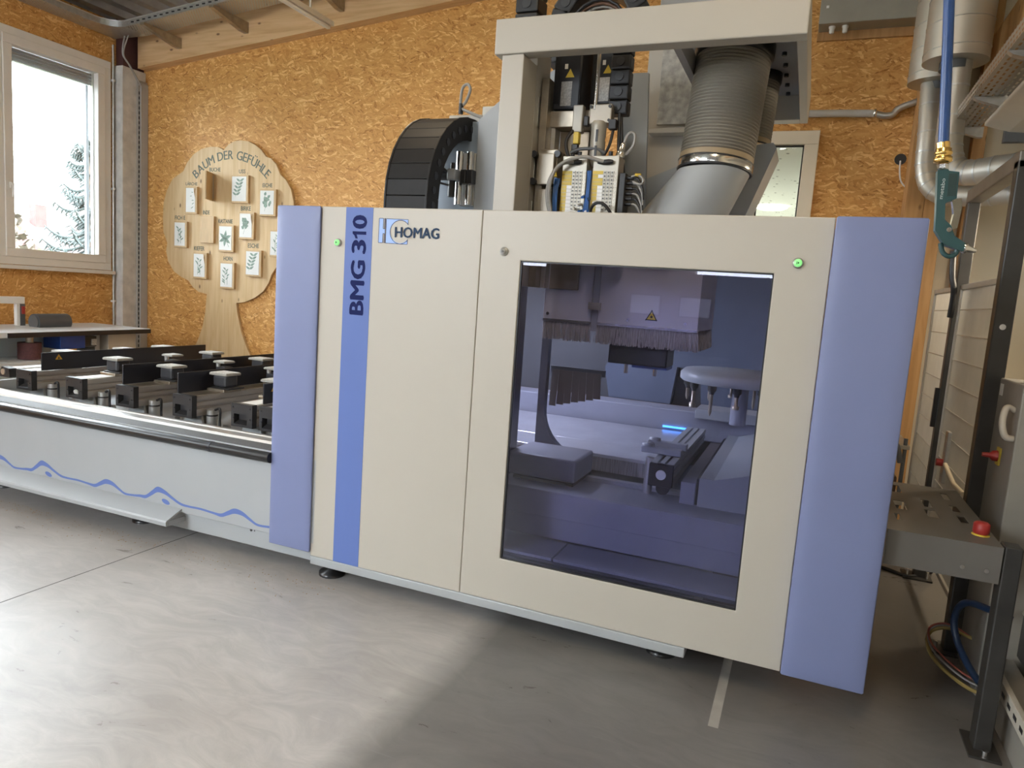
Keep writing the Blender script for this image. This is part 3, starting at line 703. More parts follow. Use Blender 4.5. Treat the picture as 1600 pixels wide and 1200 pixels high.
# ================================================================== THE MACHINE
# ---------------- bed with its front panel, rail and bumper tube
bed = thing('machine_bed', (-0.4, 0.9, 0), 'long light grey machine bed with blue wave line on its front', 'machine bed')
X0, X1 = -3.25, 2.05
MB().prism([(0.03, 0.095), (1.95, 0.095), (1.95, 0.50), (0.90, 0.50), (0.06, 0.21), (0.03, 0.21)], 'x', X0, X1).build('base_frame', GREYP, bed, bevel=0.006)
fp = MB().prism([(0.0, 0.205), (0.035, 0.205), (0.035, 0.69), (0.0, 0.69)], 'x', X0, 0.02).build('front_panel', GREYP, bed, bevel=0.006)
MB().box(-3.25, -0.05, 0.055, 0.075, 0.205, 0.55).build('panel_backing', GREYM, bed)
# wave line: period 1.06 m, centre height and thickness along it
WV = [(-.10, .256, .022), (-.05, .287, .030), (0, .318, .036), (.06, .310, .026), (.12, .285, .019), (.19, .260, .016), (.26, .256, .013), (.35, .258, .013), (.45, .252, .014),
      (.51, .250, .021), (.56, .272, .028), (.61, .293, .032), (.67, .288, .026), (.73, .262, .018), (.78, .243, .014), (.85, .245, .013), (.91, .252, .017)]
pts = []
for k in range(-1, 4):
    pts += [(-2.214 - 1.06 + k * 1.06 + a, b, c) for a, b, c in WV]
sp = spline([(a, b, c) for a, b, c in pts], 5)
sp = [p for p in sp if -3.2 < p.x < 0.0]
wv = MB(); n = len(sp)
wv.add([(p.x, -0.0012, p.y + p.z / 2) for p in sp] + [(p.x, -0.0012, p.y - p.z / 2) for p in sp], [(i, i + 1, i + 1 + n, i + n) for i in range(n - 1)])
wv.build('wave_line', STRIPE, fp)
for k in range(3):
    cx = -2.214 + 0.068 + k * 1.06 - 1.06
    d = MB(); d.add([(cx + 0.033 * math.cos(a * R(15)), -0.0012, 0.252 + 0.015 * math.sin(a * R(15)) - 0.006 * math.cos(a * R(15))) for a in range(24)], [tuple(range(24))]); d.build('wave_dot', STRIPE, fp)
MB().cyl((X0, -0.018, 0.655), (-0.276, -0.018, 0.655), 0.030, 18).build('bumper_tube', RUBBER, bed)
MB().cyl((-0.72, -0.018, 0.655), (-0.70, -0.018, 0.655), 0.032, 18).build('tube_joint', BLACKM, bed)
MB().prism([(0.0, 0.69), (0.075, 0.69), (0.075, 0.712), (0.045, 0.712)], 'x', X0, 0.0).build('ribbed_strip', RIB, bed)
MB().prism([(0.05, 0.712), (0.17, 0.712), (0.17, 0.730), (0.145, 0.730), (0.14, 0.723), (0.10, 0.723), (0.095, 0.730), (0.06, 0.726)], 'x', X0, 0.0).build('guide_rail', ALU, bed)
MB().box(X0, 0.0, 0.08, 0.165, 0.50, 0.712).build('rail_carrier', GREYM, bed)
MB().box(X0, 0.0, 1.80, 1.92, 0.50, 0.735).build('rear_carrier', GREYM, bed)
MB().box(X0, 0.0, 1.80, 1.92, 0.735, 0.76).build('rear_rail', ALU, bed)
MB().box(X0 , X0 + 0.04, 0.05, 1.92, 0.2, 0.735).build('end_plate', GREYP, bed)
MB().prism([(0.165, 0.49), (0.85, 0.56), (1.80, 0.56), (1.80, 0.545), (0.85, 0.545), (0.165, 0.475)], 'x', X0 + 0.04, 0.0).build('chip_tray', GREYM, bed)
for k in range(14):   # slanted chip guards between the beams
    x = -3.0 + 0.22 * k
    MB().prism([(x, 0.52), (x + 0.16, 0.52), (x + 0.10, 0.64), (x + 0.06, 0.64)], 'y', 0.55, 0.57).build('chip_guard', GREYP if k % 2 else GREYM, bed)
# step rail low on the front
sr_ = MB().prism([(-0.115, 0.150), (-0.118, 0.175), (-0.112, 0.185), (0.0, 0.232), (0.0, 0.222), (-0.105, 0.175), (-0.105, 0.150)], 'x', X0, -0.955)
sr_.build('step_rail', GREYP, bed, bevel=0.003)
MB().box(-0.965, -0.955, -0.10, 0.03, 0.15, 0.18).build('step_bracket', GREYM, bed)
for x in (-0.445, -0.42):
    MB().cyl((x, 0.028, 0.19), (x, 0.032, 0.19), 0.009 if x < -.43 else 0.004, 10).build('bolt_hole', BLACK, bed)
for x, y in ((0.06, 0.13), (1.93, 0.20), (-2.9, 0.2), (-1.5, 0.2), (0.06, 1.7), (1.93, 1.7), (-2.9, 1.7)):
    MB().lathe((x, y, 0), (0, 0, 1), [(0.075, 0), (0.075, 0.018), (0.03, 0.03), (0.025, 0.10)], 20).build('levelling_foot', RUBBER, bed)
MB().box(0.0, 2.06, -0.0, 0.10, 0.09, 0.138).build('lower_sill', GREYP, bed, bevel=0.006)

# ---------------- travelling enclosure: two doors, padded bumpers, window
enc = thing('machine_enclosure', (1.23, 0.0, 0.14), 'cream enclosure with two doors, tinted window and lilac padded ends', 'enclosure')
T = 0.045
d1 = MB().box(0.0, 0.9295, 0.0, T, 0.14, 2.04).build('door', CREAM, enc, bevel=0.004)
d1['label'] = 'left cream door with blue stripe and lettering'
MB().box(0.155, 0.319, -0.0012, 0.0, 0.141, 2.039).build('stripe', STRIPE, d1)
lettering('model_lettering', 'BMG', (0.283, 0.0, 1.497), (0, 0, 1), (-1, 0, 0), 0.270, 0.083, NAVY, d1, bold=0.040, lift=0.002)
lettering('model_number', '3', (0.283, 0.0, 1.812), (0, 0, 1), (-1, 0, 0), 0.058, 0.083, NAVY, d1, bold=0.040, lift=0.002)
one = MB(); one.add([(0.283 - b, -0.0022, 1.882 + a) for a, b in ((0.020, 0), (0.036, 0), (0.036, 0.083), (0.024, 0.083), (0.016, 0.072), (0.0, 0.064), (0.0, 0.050), (0.020, 0.058))], [(0, 1, 2, 3, 4, 7), (4, 5, 6, 7)]); one.build('model_number', NAVY, d1)
lettering('model_number', '0', (0.283, 0.0, 1.936), (0, 0, 1), (-1, 0, 0), 0.059, 0.083, NAVY, d1, bold=0.040, lift=0.002)
lg = MB()
blk = [(0.399, 1.986), (0.526, 1.984), (0.526, 1.958)] + arc(0.482, 1.922, 0.058, 40, 320, 26) + [(0.526, 1.888), (0.526, 1.863), (0.399, 1.865)]

rx0, rx1, rz0, rz1 = 0.399, 0.526, 1.864, 1.985
def to_rect(c, a):
    dx, dz = math.cos(R(a)), math.sin(R(a)); t = 9
    if dx > 1e-6: t = min(t, (rx1 - c[0]) / dx)
    if dx < -1e-6: t = min(t, (rx0 - c[0]) / dx)
    if dz > 1e-6: t = min(t, (rz1 - c[1]) / dz)
    if dz < -1e-6: t = min(t, (rz0 - c[1]) / dz)
    return (c[0] + dx * t, c[1] + dz * t)
cc0 = (0.482, 1.9245)
ang = sorted(set([40 + 7 * k for k in range(41)] + [math.degrees(math.atan2(z - cc0[1], x - cc0[0])) % 360 for x in (rx0, rx1) for z in (rz0, rz1)]))
ang = [a for a in ang if 40 <= a <= 320]
inn = [(cc0[0] + 0.057 * math.cos(R(a)), cc0[1] + 0.057 * math.sin(R(a))) for a in ang]; out_ = [to_rect(cc0, a) for a in ang]
nn_ = len(ang)
lg.add([(p[0], -0.001, p[1]) for p in inn + out_], [(i, i + 1, i + 1 + nn_, i + nn_) for i in range(nn_ - 1)])
lg.add([(x, -0.001, z) for x, z in ((0.357, 1.866), (0.382, 1.866), (0.382, 1.987), (0.357, 1.987))], [(0, 1, 2, 3)])
lg.add([(x, -0.001, z) for x, z in ((0.382, 1.913), (0.392, 1.913), (0.392, 1.935), (0.382, 1.935))], [(0, 1, 2, 3)])
lgo = lg.build('logo_emblem', LOGOBLUE, d1)
ol = MB()
def outline(m, poly, r=0.0011):
    n_ = len(poly)
    for i in range(n_):
        a, b = poly[i], poly[(i + 1) % n_]
        dx, dz = b[0] - a[0], b[1] - a[1]; l = math.hypot(dx, dz) or 1; nx, nz = -dz / l * r, dx / l * r
        m.add([(a[0] + nx, -0.0018, a[1] + nz), (b[0] + nx, -0.0018, b[1] + nz), (b[0] - nx, -0.0018, b[1] - nz), (a[0] - nx, -0.0018, a[1] - nz)], [(0, 1, 2, 3)])
outline(ol, blk); outline(ol, [(0.357, 1.987), (0.382, 1.987), (0.382, 1.936), (0.390, 1.936), (0.390, 1.987), (0.394, 1.987), (0.394, 1.866), (0.390, 1.866), (0.390, 1.912), (0.382, 1.912), (0.382, 1.866), (0.357, 1.866)])
ol.build('logo_outline', NAVY, lgo)
lettering('logo_lettering', 'HOMAG', (0.454, 0.0, 1.896), (1, 0, 0), (0, 0, 1), 0.249, 0.050, INK, d1, bold=0.035, lift=0.003)
# right door with the window cut out
wx0, wx1, wz0, wz1 = 1.1385, 2.2555, 0.362, 1.8114
dm = MB()
dx0, dx1 = 0.9325, 2.460
outer = [(dx0, 0.14), (dx1, 0.14), (dx1, 2.04), (dx0, 2.04)]; inner = [(wx0, wz0), (wx1, wz0), (wx1, wz1), (wx0, wz1)]
vs = [(p[0], y, p[1]) for y in (0.0, T) for p in outer + inner]
fs = []
for y in (0, 8):
    fs += [(y + i, y + (i + 1) % 4, y + 4 + (i + 1) % 4, y + 4 + i) for i in range(4)]
fs += [(i, (i + 1) % 4, (i + 1) % 4 + 8, i + 8) for i in range(4)] + [(4 + i, 4 + (i + 1) % 4, 12 + (i + 1) % 4, 12 + i) for i in range(4)]
dm.add(vs, fs)
d2 = dm.build('door', CREAM, enc, bevel=0.004); d2['label'] = 'right cream door framing the tinted window'
gk = MB(); e = 0.006
for b in ((wx0, wx1, wz0, wz0 + e), (wx0, wx1, wz1 - e, wz1), (wx0, wx0 + e, wz0, wz1), (wx1 - e, wx1, wz0, wz1)):
    gk.box(b[0], b[1], 0.006, 0.02, b[2], b[3])
gk.build('window_gasket', BLACK, d2)
pn = MB().box(wx0, wx1, 0.012, 0.018, wz0, wz1).build('window_pane', GLASS_TINT, d2); pn['label'] = 'violet tinted glass pane'
def button(x, z, m, parent, lit=True):
    b = MB().lathe((x, 0, z), (0, -1, 0), [(0.021, 0), (0.021, 0.006), (0.018, 0.012), (0.002, 0.013)], 24).build('push_button', GALV if lit else GALV, parent)
    MB().lathe((x, -0.0125, z), (0, -1, 0), [(0.0155, 0), (0.0145, 0.004), (0.001, 0.005)], 24).build('button_cap', m, b)
    mk = MB(); mk.box(x - 0.006, x - 0.003, -0.0185, -0.0175, z - 0.006, z + 0.006); mk.add([(x - 0.001, -0.0183, z - 0.006), (x + 0.006, -0.0183, z), (x - 0.001, -0.0183, z + 0.006)], [(0, 1, 2)])
    mk.build('button_mark', BLACK, b)
button(0.113, 1.857, GREENLIT, enc); button(1.054, 1.850, GCABLE, enc, False); button(2.341, 1.857, GREENLIT, enc)
# padded bumpers: rounded upholstered boxes
def pad(x0, x1, y0, y1, z0, z1, label):
    m = MB()
    def face(u, v):
        # front face, slightly domed
        dome = 0.009 * (max(0, 1 - abs(2 * u - 1) ** 6)) * (max(0, 1 - abs(2 * v - 1) ** 30))
        return (x0 + (x1 - x0) * u, y0 - dome, z0 + (z1 - z0) * v)
    m.grid(face, 20, 40)
    m.box(x0, x1, y0, y1, z0, z1)
    o = m.build('bumper_pad', PAD, enc, bevel=0.012, seg=3); o['label'] = label
    for x in (x0, x1):
        MB().tube([(x, y0 + 0.006, z0), (x, y0 + 0.006, z1)], 0.005, 6).build('piping', PAD, o)
    for z in (z0, z1):
        MB().tube([(x0, y0 + 0.006, z), (x1, y0 + 0.006, z)], 0.005, 6).build('piping', PAD, o)
pad(-0.274, -0.001, -0.014, 0.10, 0.165, 2.035, 'lilac padded bumper on the left end')
pad(2.466, 2.772, -0.055, 0.30, 0.16, 2.034, 'lilac padded bumper on the right end')
MB().box(0.0, 2.46, 0.045, 0.075, 1.98, 2.02).build('top_stiffener', GREYM, enc)
MB().box(0.93, 0.95, 0.05, 0.60, 0.42, 1.98).build('inner_partition', mat('inner_dark_panel', (0.13, 0.135, 0.16), 0.4), enc)
MB().box(2.40, 2.46, 0.05, 1.9, 0.42, 2.0).build('inner_side_panel', INNER, enc)

# ---------------- inside, seen through the tinted window
ins = thing('machine_base_rail', (1.6, 0.5, 0.3), 'blue-grey inner base rail behind the tinted window', 'machine part')
MB().prism([(0.30, 0.515), (0.30, 0.655), (0.64, 0.655), (0.64, 0.40), (0.315, 0.40), (0.315, 0.515)], 'x', 0.955, 2.40).build('rail_body', INNER, ins, bevel=0.004)
MB().box(0.955, 1.387, 0.05, 0.30, 0.385, 0.40).build('cover_plate', INNER, ins, bevel=0.002)
MB().box(1.396, 2.40, 0.05, 0.30, 0.385, 0.40).build('cover_plate', INNER, ins, bevel=0.002)
MB().box(0.955, 2.40, 0.05, 0.32, 0.37, 0.384).build('sub_plate', GREYD, ins)
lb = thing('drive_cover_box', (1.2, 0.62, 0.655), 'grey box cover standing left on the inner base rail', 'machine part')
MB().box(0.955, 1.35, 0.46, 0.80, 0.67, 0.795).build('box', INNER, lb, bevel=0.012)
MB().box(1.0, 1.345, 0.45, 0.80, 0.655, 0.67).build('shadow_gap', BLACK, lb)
# arched gantry foot panel at the left
ap = MB().prism([(0.955, 0.655), (1.30, 0.655)] + [(1.29, 0.70)] + list(arc(1.26, 0.98, 0.26, 270, 180, 10)) + [(1.0, 1.9), (0.955, 1.9)], 'y', 0.88, 0.93).build('gantry_foot_panel', mat('inner_blue_panel', (0.12, 0.125, 0.17), 0.4), None)
tag(ap, 'dark gantry foot panel with rounded cut-out at window left edge', 'panel')
cv = thing('chip_conveyor', (1.3, 1.5, 0.6), 'shiny steel chip chute plate inside the machine', 'conveyor')
SHEET = mat('bright_sheet', (0.62, 0.63, 0.66), 0.28, 0.6, var=0.08, scale=5)
MB().prism([(0.95, 0.745), (1.25, 0.752), (1.255, 0.748), (1.262, 0.752), (1.93, 0.772), (1.93, 0.755), (0.95, 0.725)], 'x', 0.0, 1.70).build('chute_plate', SHEET, cv, bevel=0.003)
MB().box(0.0, 2.3, 0.70, 0.75, 0.60, 0.66).build('cross_bar', SHEET, cv)
MB().box(0.0, 2.3, 0.66, 2.0, 0.51, 0.53).build('floor_sheet', GREYM, cv)
MB().box(0.0, 1.70, 0.955, 0.97, 0.64, 0.726).build('brush_strip', BRISTLE, cv)
rbm = thing('rear_cross_beam', (1.2, 2.05, 0.75), 'grey rear beam with blue light strip inside the machine', 'beam')
MB().box(-0.2, 2.40, 1.97, 2.20, 0.72, 0.92).build('beam', INNER, rbm, bevel=0.008)
MB().box(1.75, 2.40, 1.93, 2.20, 0.88, 0.95).build('top_ledge', GREYP, rbm, bevel=0.006)
MB().box(1.53, 1.72, 1.958, 1.968, 0.785, 0.797).build('light_strip', LEDBLUE, rbm)
MB().box(-0.2, 2.4, 2.20, 2.23, 0.2, 0.9).build('back_sheet', GREYM, rbm)
gb = thing('gantry_beam_body', (1.2, 2.6, 0.9), 'dark blue-grey gantry body behind the spindle', 'gantry')
MB().prism([(1.05, 0.92), (1.0, 1.15), (1.16, 1.42), (1.16, 2.30), (2.4, 2.30), (2.4, 0.92), (1.75, 0.92), (1.72, 1.2), (1.55, 1.2), (1.52, 0.92)], 'y', 2.22, 2.32).build('rear_wall', mat('dark_blue_panel', (0.13, 0.16, 0.22), 0.4), gb)
MB().box(-0.2, 2.4, 2.34, 2.40, 0.9, 2.1).build('rear_skirt', GREYD, gb)
# console beam with end cap and stops, and the guide post
cs = thing('inner_support_beam', (1.795, 1.1, 0.6), 'grey support beam with round end cap inside the window', 'support beam')
def beam_profile(x0, x1, z0, z1, g=0.012):
    w = (x1 - x0)
    return [(x0, z0), (x1, z0), (x1, z0 + .35 * (z1 - z0)), (x1 - g, z0 + .4 * (z1 - z0)), (x1 - g, z0 + .46 * (z1 - z0)), (x1, z0 + .5 * (z1 - z0)), (x1, z0 + .68 * (z1 - z0)), (x1 - g, z0 + .71 * (z1 - z0)), (x1 - g, z0 + .76 * (z1 - z0)), (x1, z0 + .79 * (z1 - z0)), (x1, z1),
            (x0 + .72 * w, z1), (x0 + .70 * w, z1 - g), (x0 + .62 * w, z1 - g), (x0 + .60 * w, z1), (x0 + .4 * w, z1), (x0 + .38 * w, z1 - g), (x0 + .3 * w, z1 - g), (x0 + .28 * w, z1), (x0, z1)]
MB().prism(beam_profile(1.735, 1.855, 0.725, 0.845), 'y', 0.52, 1.75).build('profile', GREYP, cs)
ec = MB().box(1.733, 1.857, 0.495, 0.52, 0.723, 0.842).build('end_cap', BLACKM, cs, bevel=0.004)
MB().cyl((1.797, 0.49, 0.787), (1.797, 0.496, 0.787), 0.026, 20).build('cap_disc', WHITE, ec)
for y in (0.70, 0.88):
    c = MB().box(1.64, 1.86, y, y + 0.05, 0.848, 0.885).build('stop_bracket', GREYP, cs, bevel=0.006)
    MB().lathe((1.675, y + 0.025, 0.885), (0, 0, 1), [(0.034, 0), (0.034, 0.012), (0.014, 0.013), (0.014, 0.016)], 18).build('stop_knob', GREYP, c)
MB().cyl((1.715, 0.60, 0.655), (1.715, 0.60, 0.85), 0.024, 16).build('guide_post', ALU, cs)
MB().box(1.76, 1.83, 0.75, 0.9, 0.655, 0.725).build('foot_block', GREYM, cs)
MB().cyl((1.80, 0.56, 0.70), (1.80, 0.60, 0.70), 0.035, 14).build('foot_wheel', BLACK, cs)
rp = thing('right_ramp_cover', (2.17, 1.1, 0.655), 'light grey sloping cover at the right inside the window', 'machine part')
MB().prism([(1.99, 0.655), (2.39, 0.655), (2.39, 0.90), (2.06, 0.80), (1.99, 0.80)], 'y', 0.50, 1.90).build('cover', GREYP, rp, bevel=0.005)
MB().box(1.90, 1.975, 0.50, 1.7, 0.655, 0.77).build('side_channel', INNER, rp, bevel=0.004)
MB().box(1.975, 1.99, 0.52, 1.8, 0.655, 0.79).build('channel_gap', BLACK, rp)
# spindle hood with brush skirt
hdn = thing('spindle_hood', (1.45, 0.95, 1.5), 'light grey spindle hood with bristle skirt behind the tinted window', 'hood')
HOODM = mat('hood_light_grey', (0.50, 0.50, 0.56), 0.4, var=0.02)
MB().box(1.0, 1.285, 0.74, 0.76, 1.525, 2.10).build('front_sheet', HOODM, hdn, bevel=0.003)
MB().box(1.33, 1.875, 0.72, 0.74, 1.525, 2.10).build('front_sheet', HOODM, hdn, bevel=0.003)
MB().box(1.855, 1.875, 0.74, 1.35, 1.525, 2.10).build('side_sheet', HOODM, hdn, bevel=0.003)
MB().box(1.0, 1.02, 0.76, 1.35, 1.525, 2.10).build('side_sheet', HOODM, hdn, bevel=0.003)
MB().box(1.29, 1.325, 0.735, 0.77, 1.48, 2.10).build('centre_strut', INNER, hdn)
MB().box(1.275, 1.345, 0.70, 0.735, 1.60, 1.64).build('clamp_block', STEEL, hdn)
def bristles(name, x0, x1, y0, y1, z0, z1, nn, seed):
    r_ = random.Random(seed); m = MB()
    for k in range(nn):
        t = (k + r_.random()) / nn; x = x0 + (x1 - x0) * t; y = y0 + (y1 - y0) * t + r_.uniform(-.006, .006)
        w = 0.0035; dx = r_.gauss(0, 0.008); zz = z0 + r_.uniform(-0.004, 0.012)
        m.add([(x - w, y, z1), (x + w, y, z1), (x + dx + w * .6, y + r_.gauss(0, .005), zz), (x + dx - w * .6, y, zz)], [(0, 1, 2, 3)])
    o = m.build(name, BRISTLE, hdn); o['kind'] = 'stuff'
bristles('brush_skirt', 1.0, 1.29, 0.75, 0.75, 1.415, 1.527, 170, 1)
bristles('brush_skirt', 1.33, 1.875, 0.73, 0.73, 1.415, 1.527, 320, 2)
bristles('brush_skirt', 1.868, 1.868, 0.74, 1.35, 1.415, 1.527, 240, 3)
for x0_, x1_, y_ in ((1.0, 1.285, 0.735), (1.33, 1.875, 0.715)):
    MB().box(x0_, x1_, y_, y_ + 0.03, 1.518, 1.532).build('skirt_clamp', CHROME, hdn)
for x_, z_, y_ in ((1.03, 1.56, .738), (1.30, 1.88, .738), (1.50, 1.56, .718), (1.81, 1.56, .718), (1.04, 1.80, .738)):
    MB().cyl((x_, y_ - 0.006, z_), (x_, y_, z_), 0.009, 12).build('screw', CHROME, hdn)
tri = MB(); tri.add([(1.595, 0.7175, 1.565), (1.66, 0.7175, 1.565), (1.6275, 0.7175, 1.622)], [(0, 1, 2)])
t_ = tri.build('warning_triangle', YELLOW, hdn)
tk = MB(); c_ = Vector((1.6275, 0.7168, 1.584))
for i, (a, b) in enumerate((((1.595, 1.565), (1.66, 1.565)), ((1.66, 1.565), (1.6275, 1.622)), ((1.6275, 1.622), (1.595, 1.565)))):
    dx, dz = b[0] - a[0], b[1] - a[1]; l = math.hypot(dx, dz); nx, nz = -dz / l * 0.005, dx / l * 0.005
    tk.add([(a[0], 0.7168, a[1]), (b[0], 0.7168, b[1]), (b[0] + nx, 0.7168, b[1] + nz), (a[0] + nx, 0.7168, a[1] + nz)], [(0, 1, 2, 3)])
tk.add([(c_.x + 0.010 * math.cos(a * R(36)) * (1 if a % 2 else .5), 0.7168, c_.z + 0.010 * math.sin(a * R(36)) * (1 if a % 2 else .5)) for a in range(10)], [tuple(range(10))])
tk.build('warning_mark', BLACK, t_)
agg = thing('drilling_head', (1.54, 0.98, 1.3), 'black drilling head hanging below the bristle skirt', 'machine part')
MB().box(1.36, 1.70, 0.90, 1.12, 1.30, 1.60).build('block', BLACKM, agg, bevel=0.008)
MB().box(1.50, 1.70, 0.92, 1.10, 1.285, 1.30).build('blue_plate', BLUEBOX, agg)
for x in (1.45, 1.62):
    MB().cyl((x, 1.0, 1.24), (x, 1.0, 1.30), 0.012, 10).build('drill_chuck', CHROME, agg)
# tool changer
tc_ = thing('tool_changer', (2.02, 1.62, 0.9), 'round grey tool changer plate with hanging tools inside window', 'tool changer')
MB().lathe((2.02, 1.62, 1.185), (0, 0, 1), [(0.33, 0), (0.345, 0.012), (0.345, 0.05), (0.32, 0.075), (0.02, 0.08)], 48).build('plate', GREYP, tc_)
MB().cyl((2.06, 1.62, 0.92), (2.06, 1.62, 1.185), 0.05, 18).build('column', INNER, tc_)
for k in range(12):
    a = R(k * 30 + 8); x, y = 2.02 + 0.29 * math.cos(a), 1.62 + 0.29 * math.sin(a)
    h = MB().lathe((x, y, 1.185), (0, 0, -1), [(0.028, 0), (0.028, 0.03), (0.018, 0.04), (0.014, 0.055)], 12).build('tool_holder', BLACK, tc_)
    MB().lathe((x, y, 1.13), (0, 0, -1), [(0.011, 0), (0.011, 0.05 + 0.03 * (k % 3)), (0.022 if k % 2 else 0.010, 0.055 + 0.03 * (k % 3)), (0.020 if k % 2 else 0.003, 0.075 + 0.03 * (k % 3))], 10).build('cutter', STEEL, h)
# rubber strip curtain at the left
scn = thing('strip_curtain', (1.0, 0.95, 1.0), 'brown rubber strip curtain at the left inside the window', 'curtain')
STRIPM = mat('brown_strip', (0.17, 0.145, 0.13), 0.6, var=0.1)
for k in range(7):
    x = 1.0 + k * 0.045
    MB().box(x, x + 0.043, 0.97 + 0.004 * (k % 2), 0.975 + 0.004 * (k % 2), 0.995 + 0.012 * k, 1.22, rot=(0, 2 - k * 0.8, 0)).build('strip', STRIPM, scn)
MB().box(0.99, 1.33, 0.98, 1.0, 1.20, 1.24).build('curtain_rail', GREYD, scn)

wk = thing('added_fill_light', (0.45, 1.35, 1.75), 'slim added fill light bar, unseen inside the enclosure above the chip chute', 'lamp')  # unseen light bar, added to brighten the machine interior behind the tinted pane
MB().box(0.05, 0.85, 1.30, 1.36, 1.78, 1.82).build('housing', ALU, wk, bevel=0.004)
MB().box(0.07, 0.83, 1.31, 1.35, 1.772, 1.78).build('fill_strip', mat('cool_fill_glow', (1, 1, 1), 0.4, emit=(0.85, 0.93, 1.0), estr=4), wk)
MB().box(0.43, 0.47, 1.36, 2.22, 1.79, 1.81).build('bracket', GREYD, wk)
area('added_fill_beam', (0.45, 1.33, 1.765), (0.35, 0, -1), 0.76, 0.05, 30, (0.86, 0.93, 1.0))

# ---------------- gantry portal standing above the enclosure
gp = thing('gantry_portal', (1.5, 1.0, 2.0), 'cream steel portal frame rising above the enclosure', 'gantry')
FX0, FX1, FY0, FY1, FZ0, FZ1 = 0.795, 2.265, 0.30, 1.86, 2.845, 3.015
MB().box(FX0, FX1, FY0, FY0 + 0.095, FZ0, FZ1).build('front_beam', CREAM, gp, bevel=0.006)
MB().box(FX1 - 0.045, FX1, FY0 + 0.095, FY1, FZ0, FZ1).build('side_beam', CREAM, gp, bevel=0.004)
MB().box(FX0, FX1 - 0.045, FY1 - 0.10, FY1, FZ0, FZ1).build('rear_beam', CREAM, gp, bevel=0.004)
UNDER = mat('grey_inside_paint', (0.34, 0.335, 0.34), 0.45, var=0.03)
for k in range(5):
    y = 0.97 + 0.18 * k
    MB().cyl((2.138, y, 2.975), (2.138, y, 2.992), 0.013, 10).build('bolt', BLACK, gp)
MB().box(1.68, 1.715, FY0 + 0.095, FY1 - 0.1, FZ0 + 0.002, FZ0 + 0.10).build('divider_bar', UNDER, gp)
MB().box(1.68, 2.225, FY0 + 0.095, FY1 - 0.09, 2.993, 3.01).build('hood_roof', UNDER, gp)
# left upright with its bolted slot plates
up_ = MB().box(0.835, 0.955, FY0 + 0.012, FY0 + 0.20, 1.7, FZ0).build('upright', CREAM, gp, bevel=0.005)
MB().box(0.90, 0.955, FY0 + 0.20, FY0 + 0.40, 1.7, FZ0 + 0.1).build('upright_web', mat('warm_grey_paint', (0.44, 0.42, 0.38), 0.4), gp, bevel=0.004)
for z0_, z1_ in ((2.55, 2.70), (2.28, 2.42), (2.10, 2.16)):
    sp_ = MB().box(0.955, 0.959, 0.55, 0.66, z0_, z1_).build('slot_plate', GALV, gp)
    MB().cyl((0.958, 0.60, z0_ + 0.03), (0.965, 0.60, z0_ + 0.03), 0.009, 8).build('bolt', BLACK, sp_)
    MB().cyl((0.958, 0.60, z0_ + 0.075), (0.968, 0.60, z0_ + 0.075), 0.010, 8).build('bolt', CHROME, sp_)
# grey gantry body left of the upright, with sloped shoulder
body_p = [(0.34, 1.9), (0.34, 2.735), (0.47, 2.84), (0.90, 3.05), (0.90, 1.9)]
MB().prism(body_p, 'y', 1.10, 1.30).build('gantry_shoulder', GREYP, gp, bevel=0.005)
MB().box(0.045, 0.339, 1.14, 1.20, 1.9, 2.735).build('carrier_plate', BLUEGREY, gp, bevel=0.003)
# rear plates between motors and hose
MB().box(1.30, 1.62, 1.50, 1.53, 2.0, 3.35).build('rear_plate', CREAM, gp, bevel=0.003)
rpl = MB().box(1.40, 1.66, 1.44, 1.46, 2.76, 3.40).build('speckled_plate', mat('speckled_grey', (0.36, 0.35, 0.32), 0.6, var=0.3, scale=26), gp, bevel=0.003)
for x, z in ((1.61, 3.17), (1.62, 2.79)):
    MB().cyl((x, 1.425, z), (x, 1.44, z), 0.014, 12).build('bolt', CHROME, rpl)
MB().box(1.36, 1.68, 1.40, 1.50, 2.70, 2.73).build('ledge', CREAM, gp, bevel=0.004)
MB().prism([(1.36, 2.0), (1.66, 2.0), (1.66, 2.52), (1.36, 2.40)], 'y', 1.33, 1.35).build('lower_gusset', GREYP, gp, bevel=0.003)
MB().prism([(1.27, 2.05), (1.44, 2.05), (1.38, 3.0), (1.22, 3.0)], 'y', 1.20, 1.23).build('side_web', GREYP, gp, bevel=0.003)
MB().prism([(1.02, 2.2), (1.20, 2.2), (1.14, 2.62), (1.02, 2.62)], 'y', 1.05, 1.07).build('rear_gusset', GREYP, gp, bevel=0.003)
# ---------------- spindle drive on the gantry
sd = thing('spindle_drive', (1.15, 0.7, 2.0), 'vertical spindle drive with black servo motors under the portal', 'machine part')
MB().box(0.965, 1.005, 0.56, 0.66, 1.7, 2.80).build('linear_guide', STEEL, sd, bevel=0.003)
MB().box(1.005, 1.03, 0.64, 0.72, 1.7, 2.60).build('guide_rail', ALU, sd, bevel=0.002)
MB().box(0.99, 1.24, 0.62, 0.90, 2.56, 2.645).build('motor_flange', STEEL, sd, bevel=0.004)
MB().box(1.03, 1.20, 0.72, 0.95, 1.7, 2.56).build('spindle_column', mat('oily_steel', (0.30, 0.24, 0.17), 0.35, 0.7, var=0.15, scale=8), sd, bevel=0.004)
MB().prism([(1.205, 2.30), (1.23, 2.30), (1.23, 2.55), (1.205, 2.55)], 'y', 0.73, 0.93).build('column_slot', BLACK, sd)
MB().box(0.975, 1.09, 0.54, 0.66, 2.25, 2.43).build('guide_carriage', STEEL, sd, bevel=0.006)
MB().box(1.0, 1.085, 0.50, 0.54, 2.24, 2.40).build('carriage_plate', mat('pale_steel', (0.38, 0.34, 0.28), 0.4, 0.5), sd, bevel=0.004)
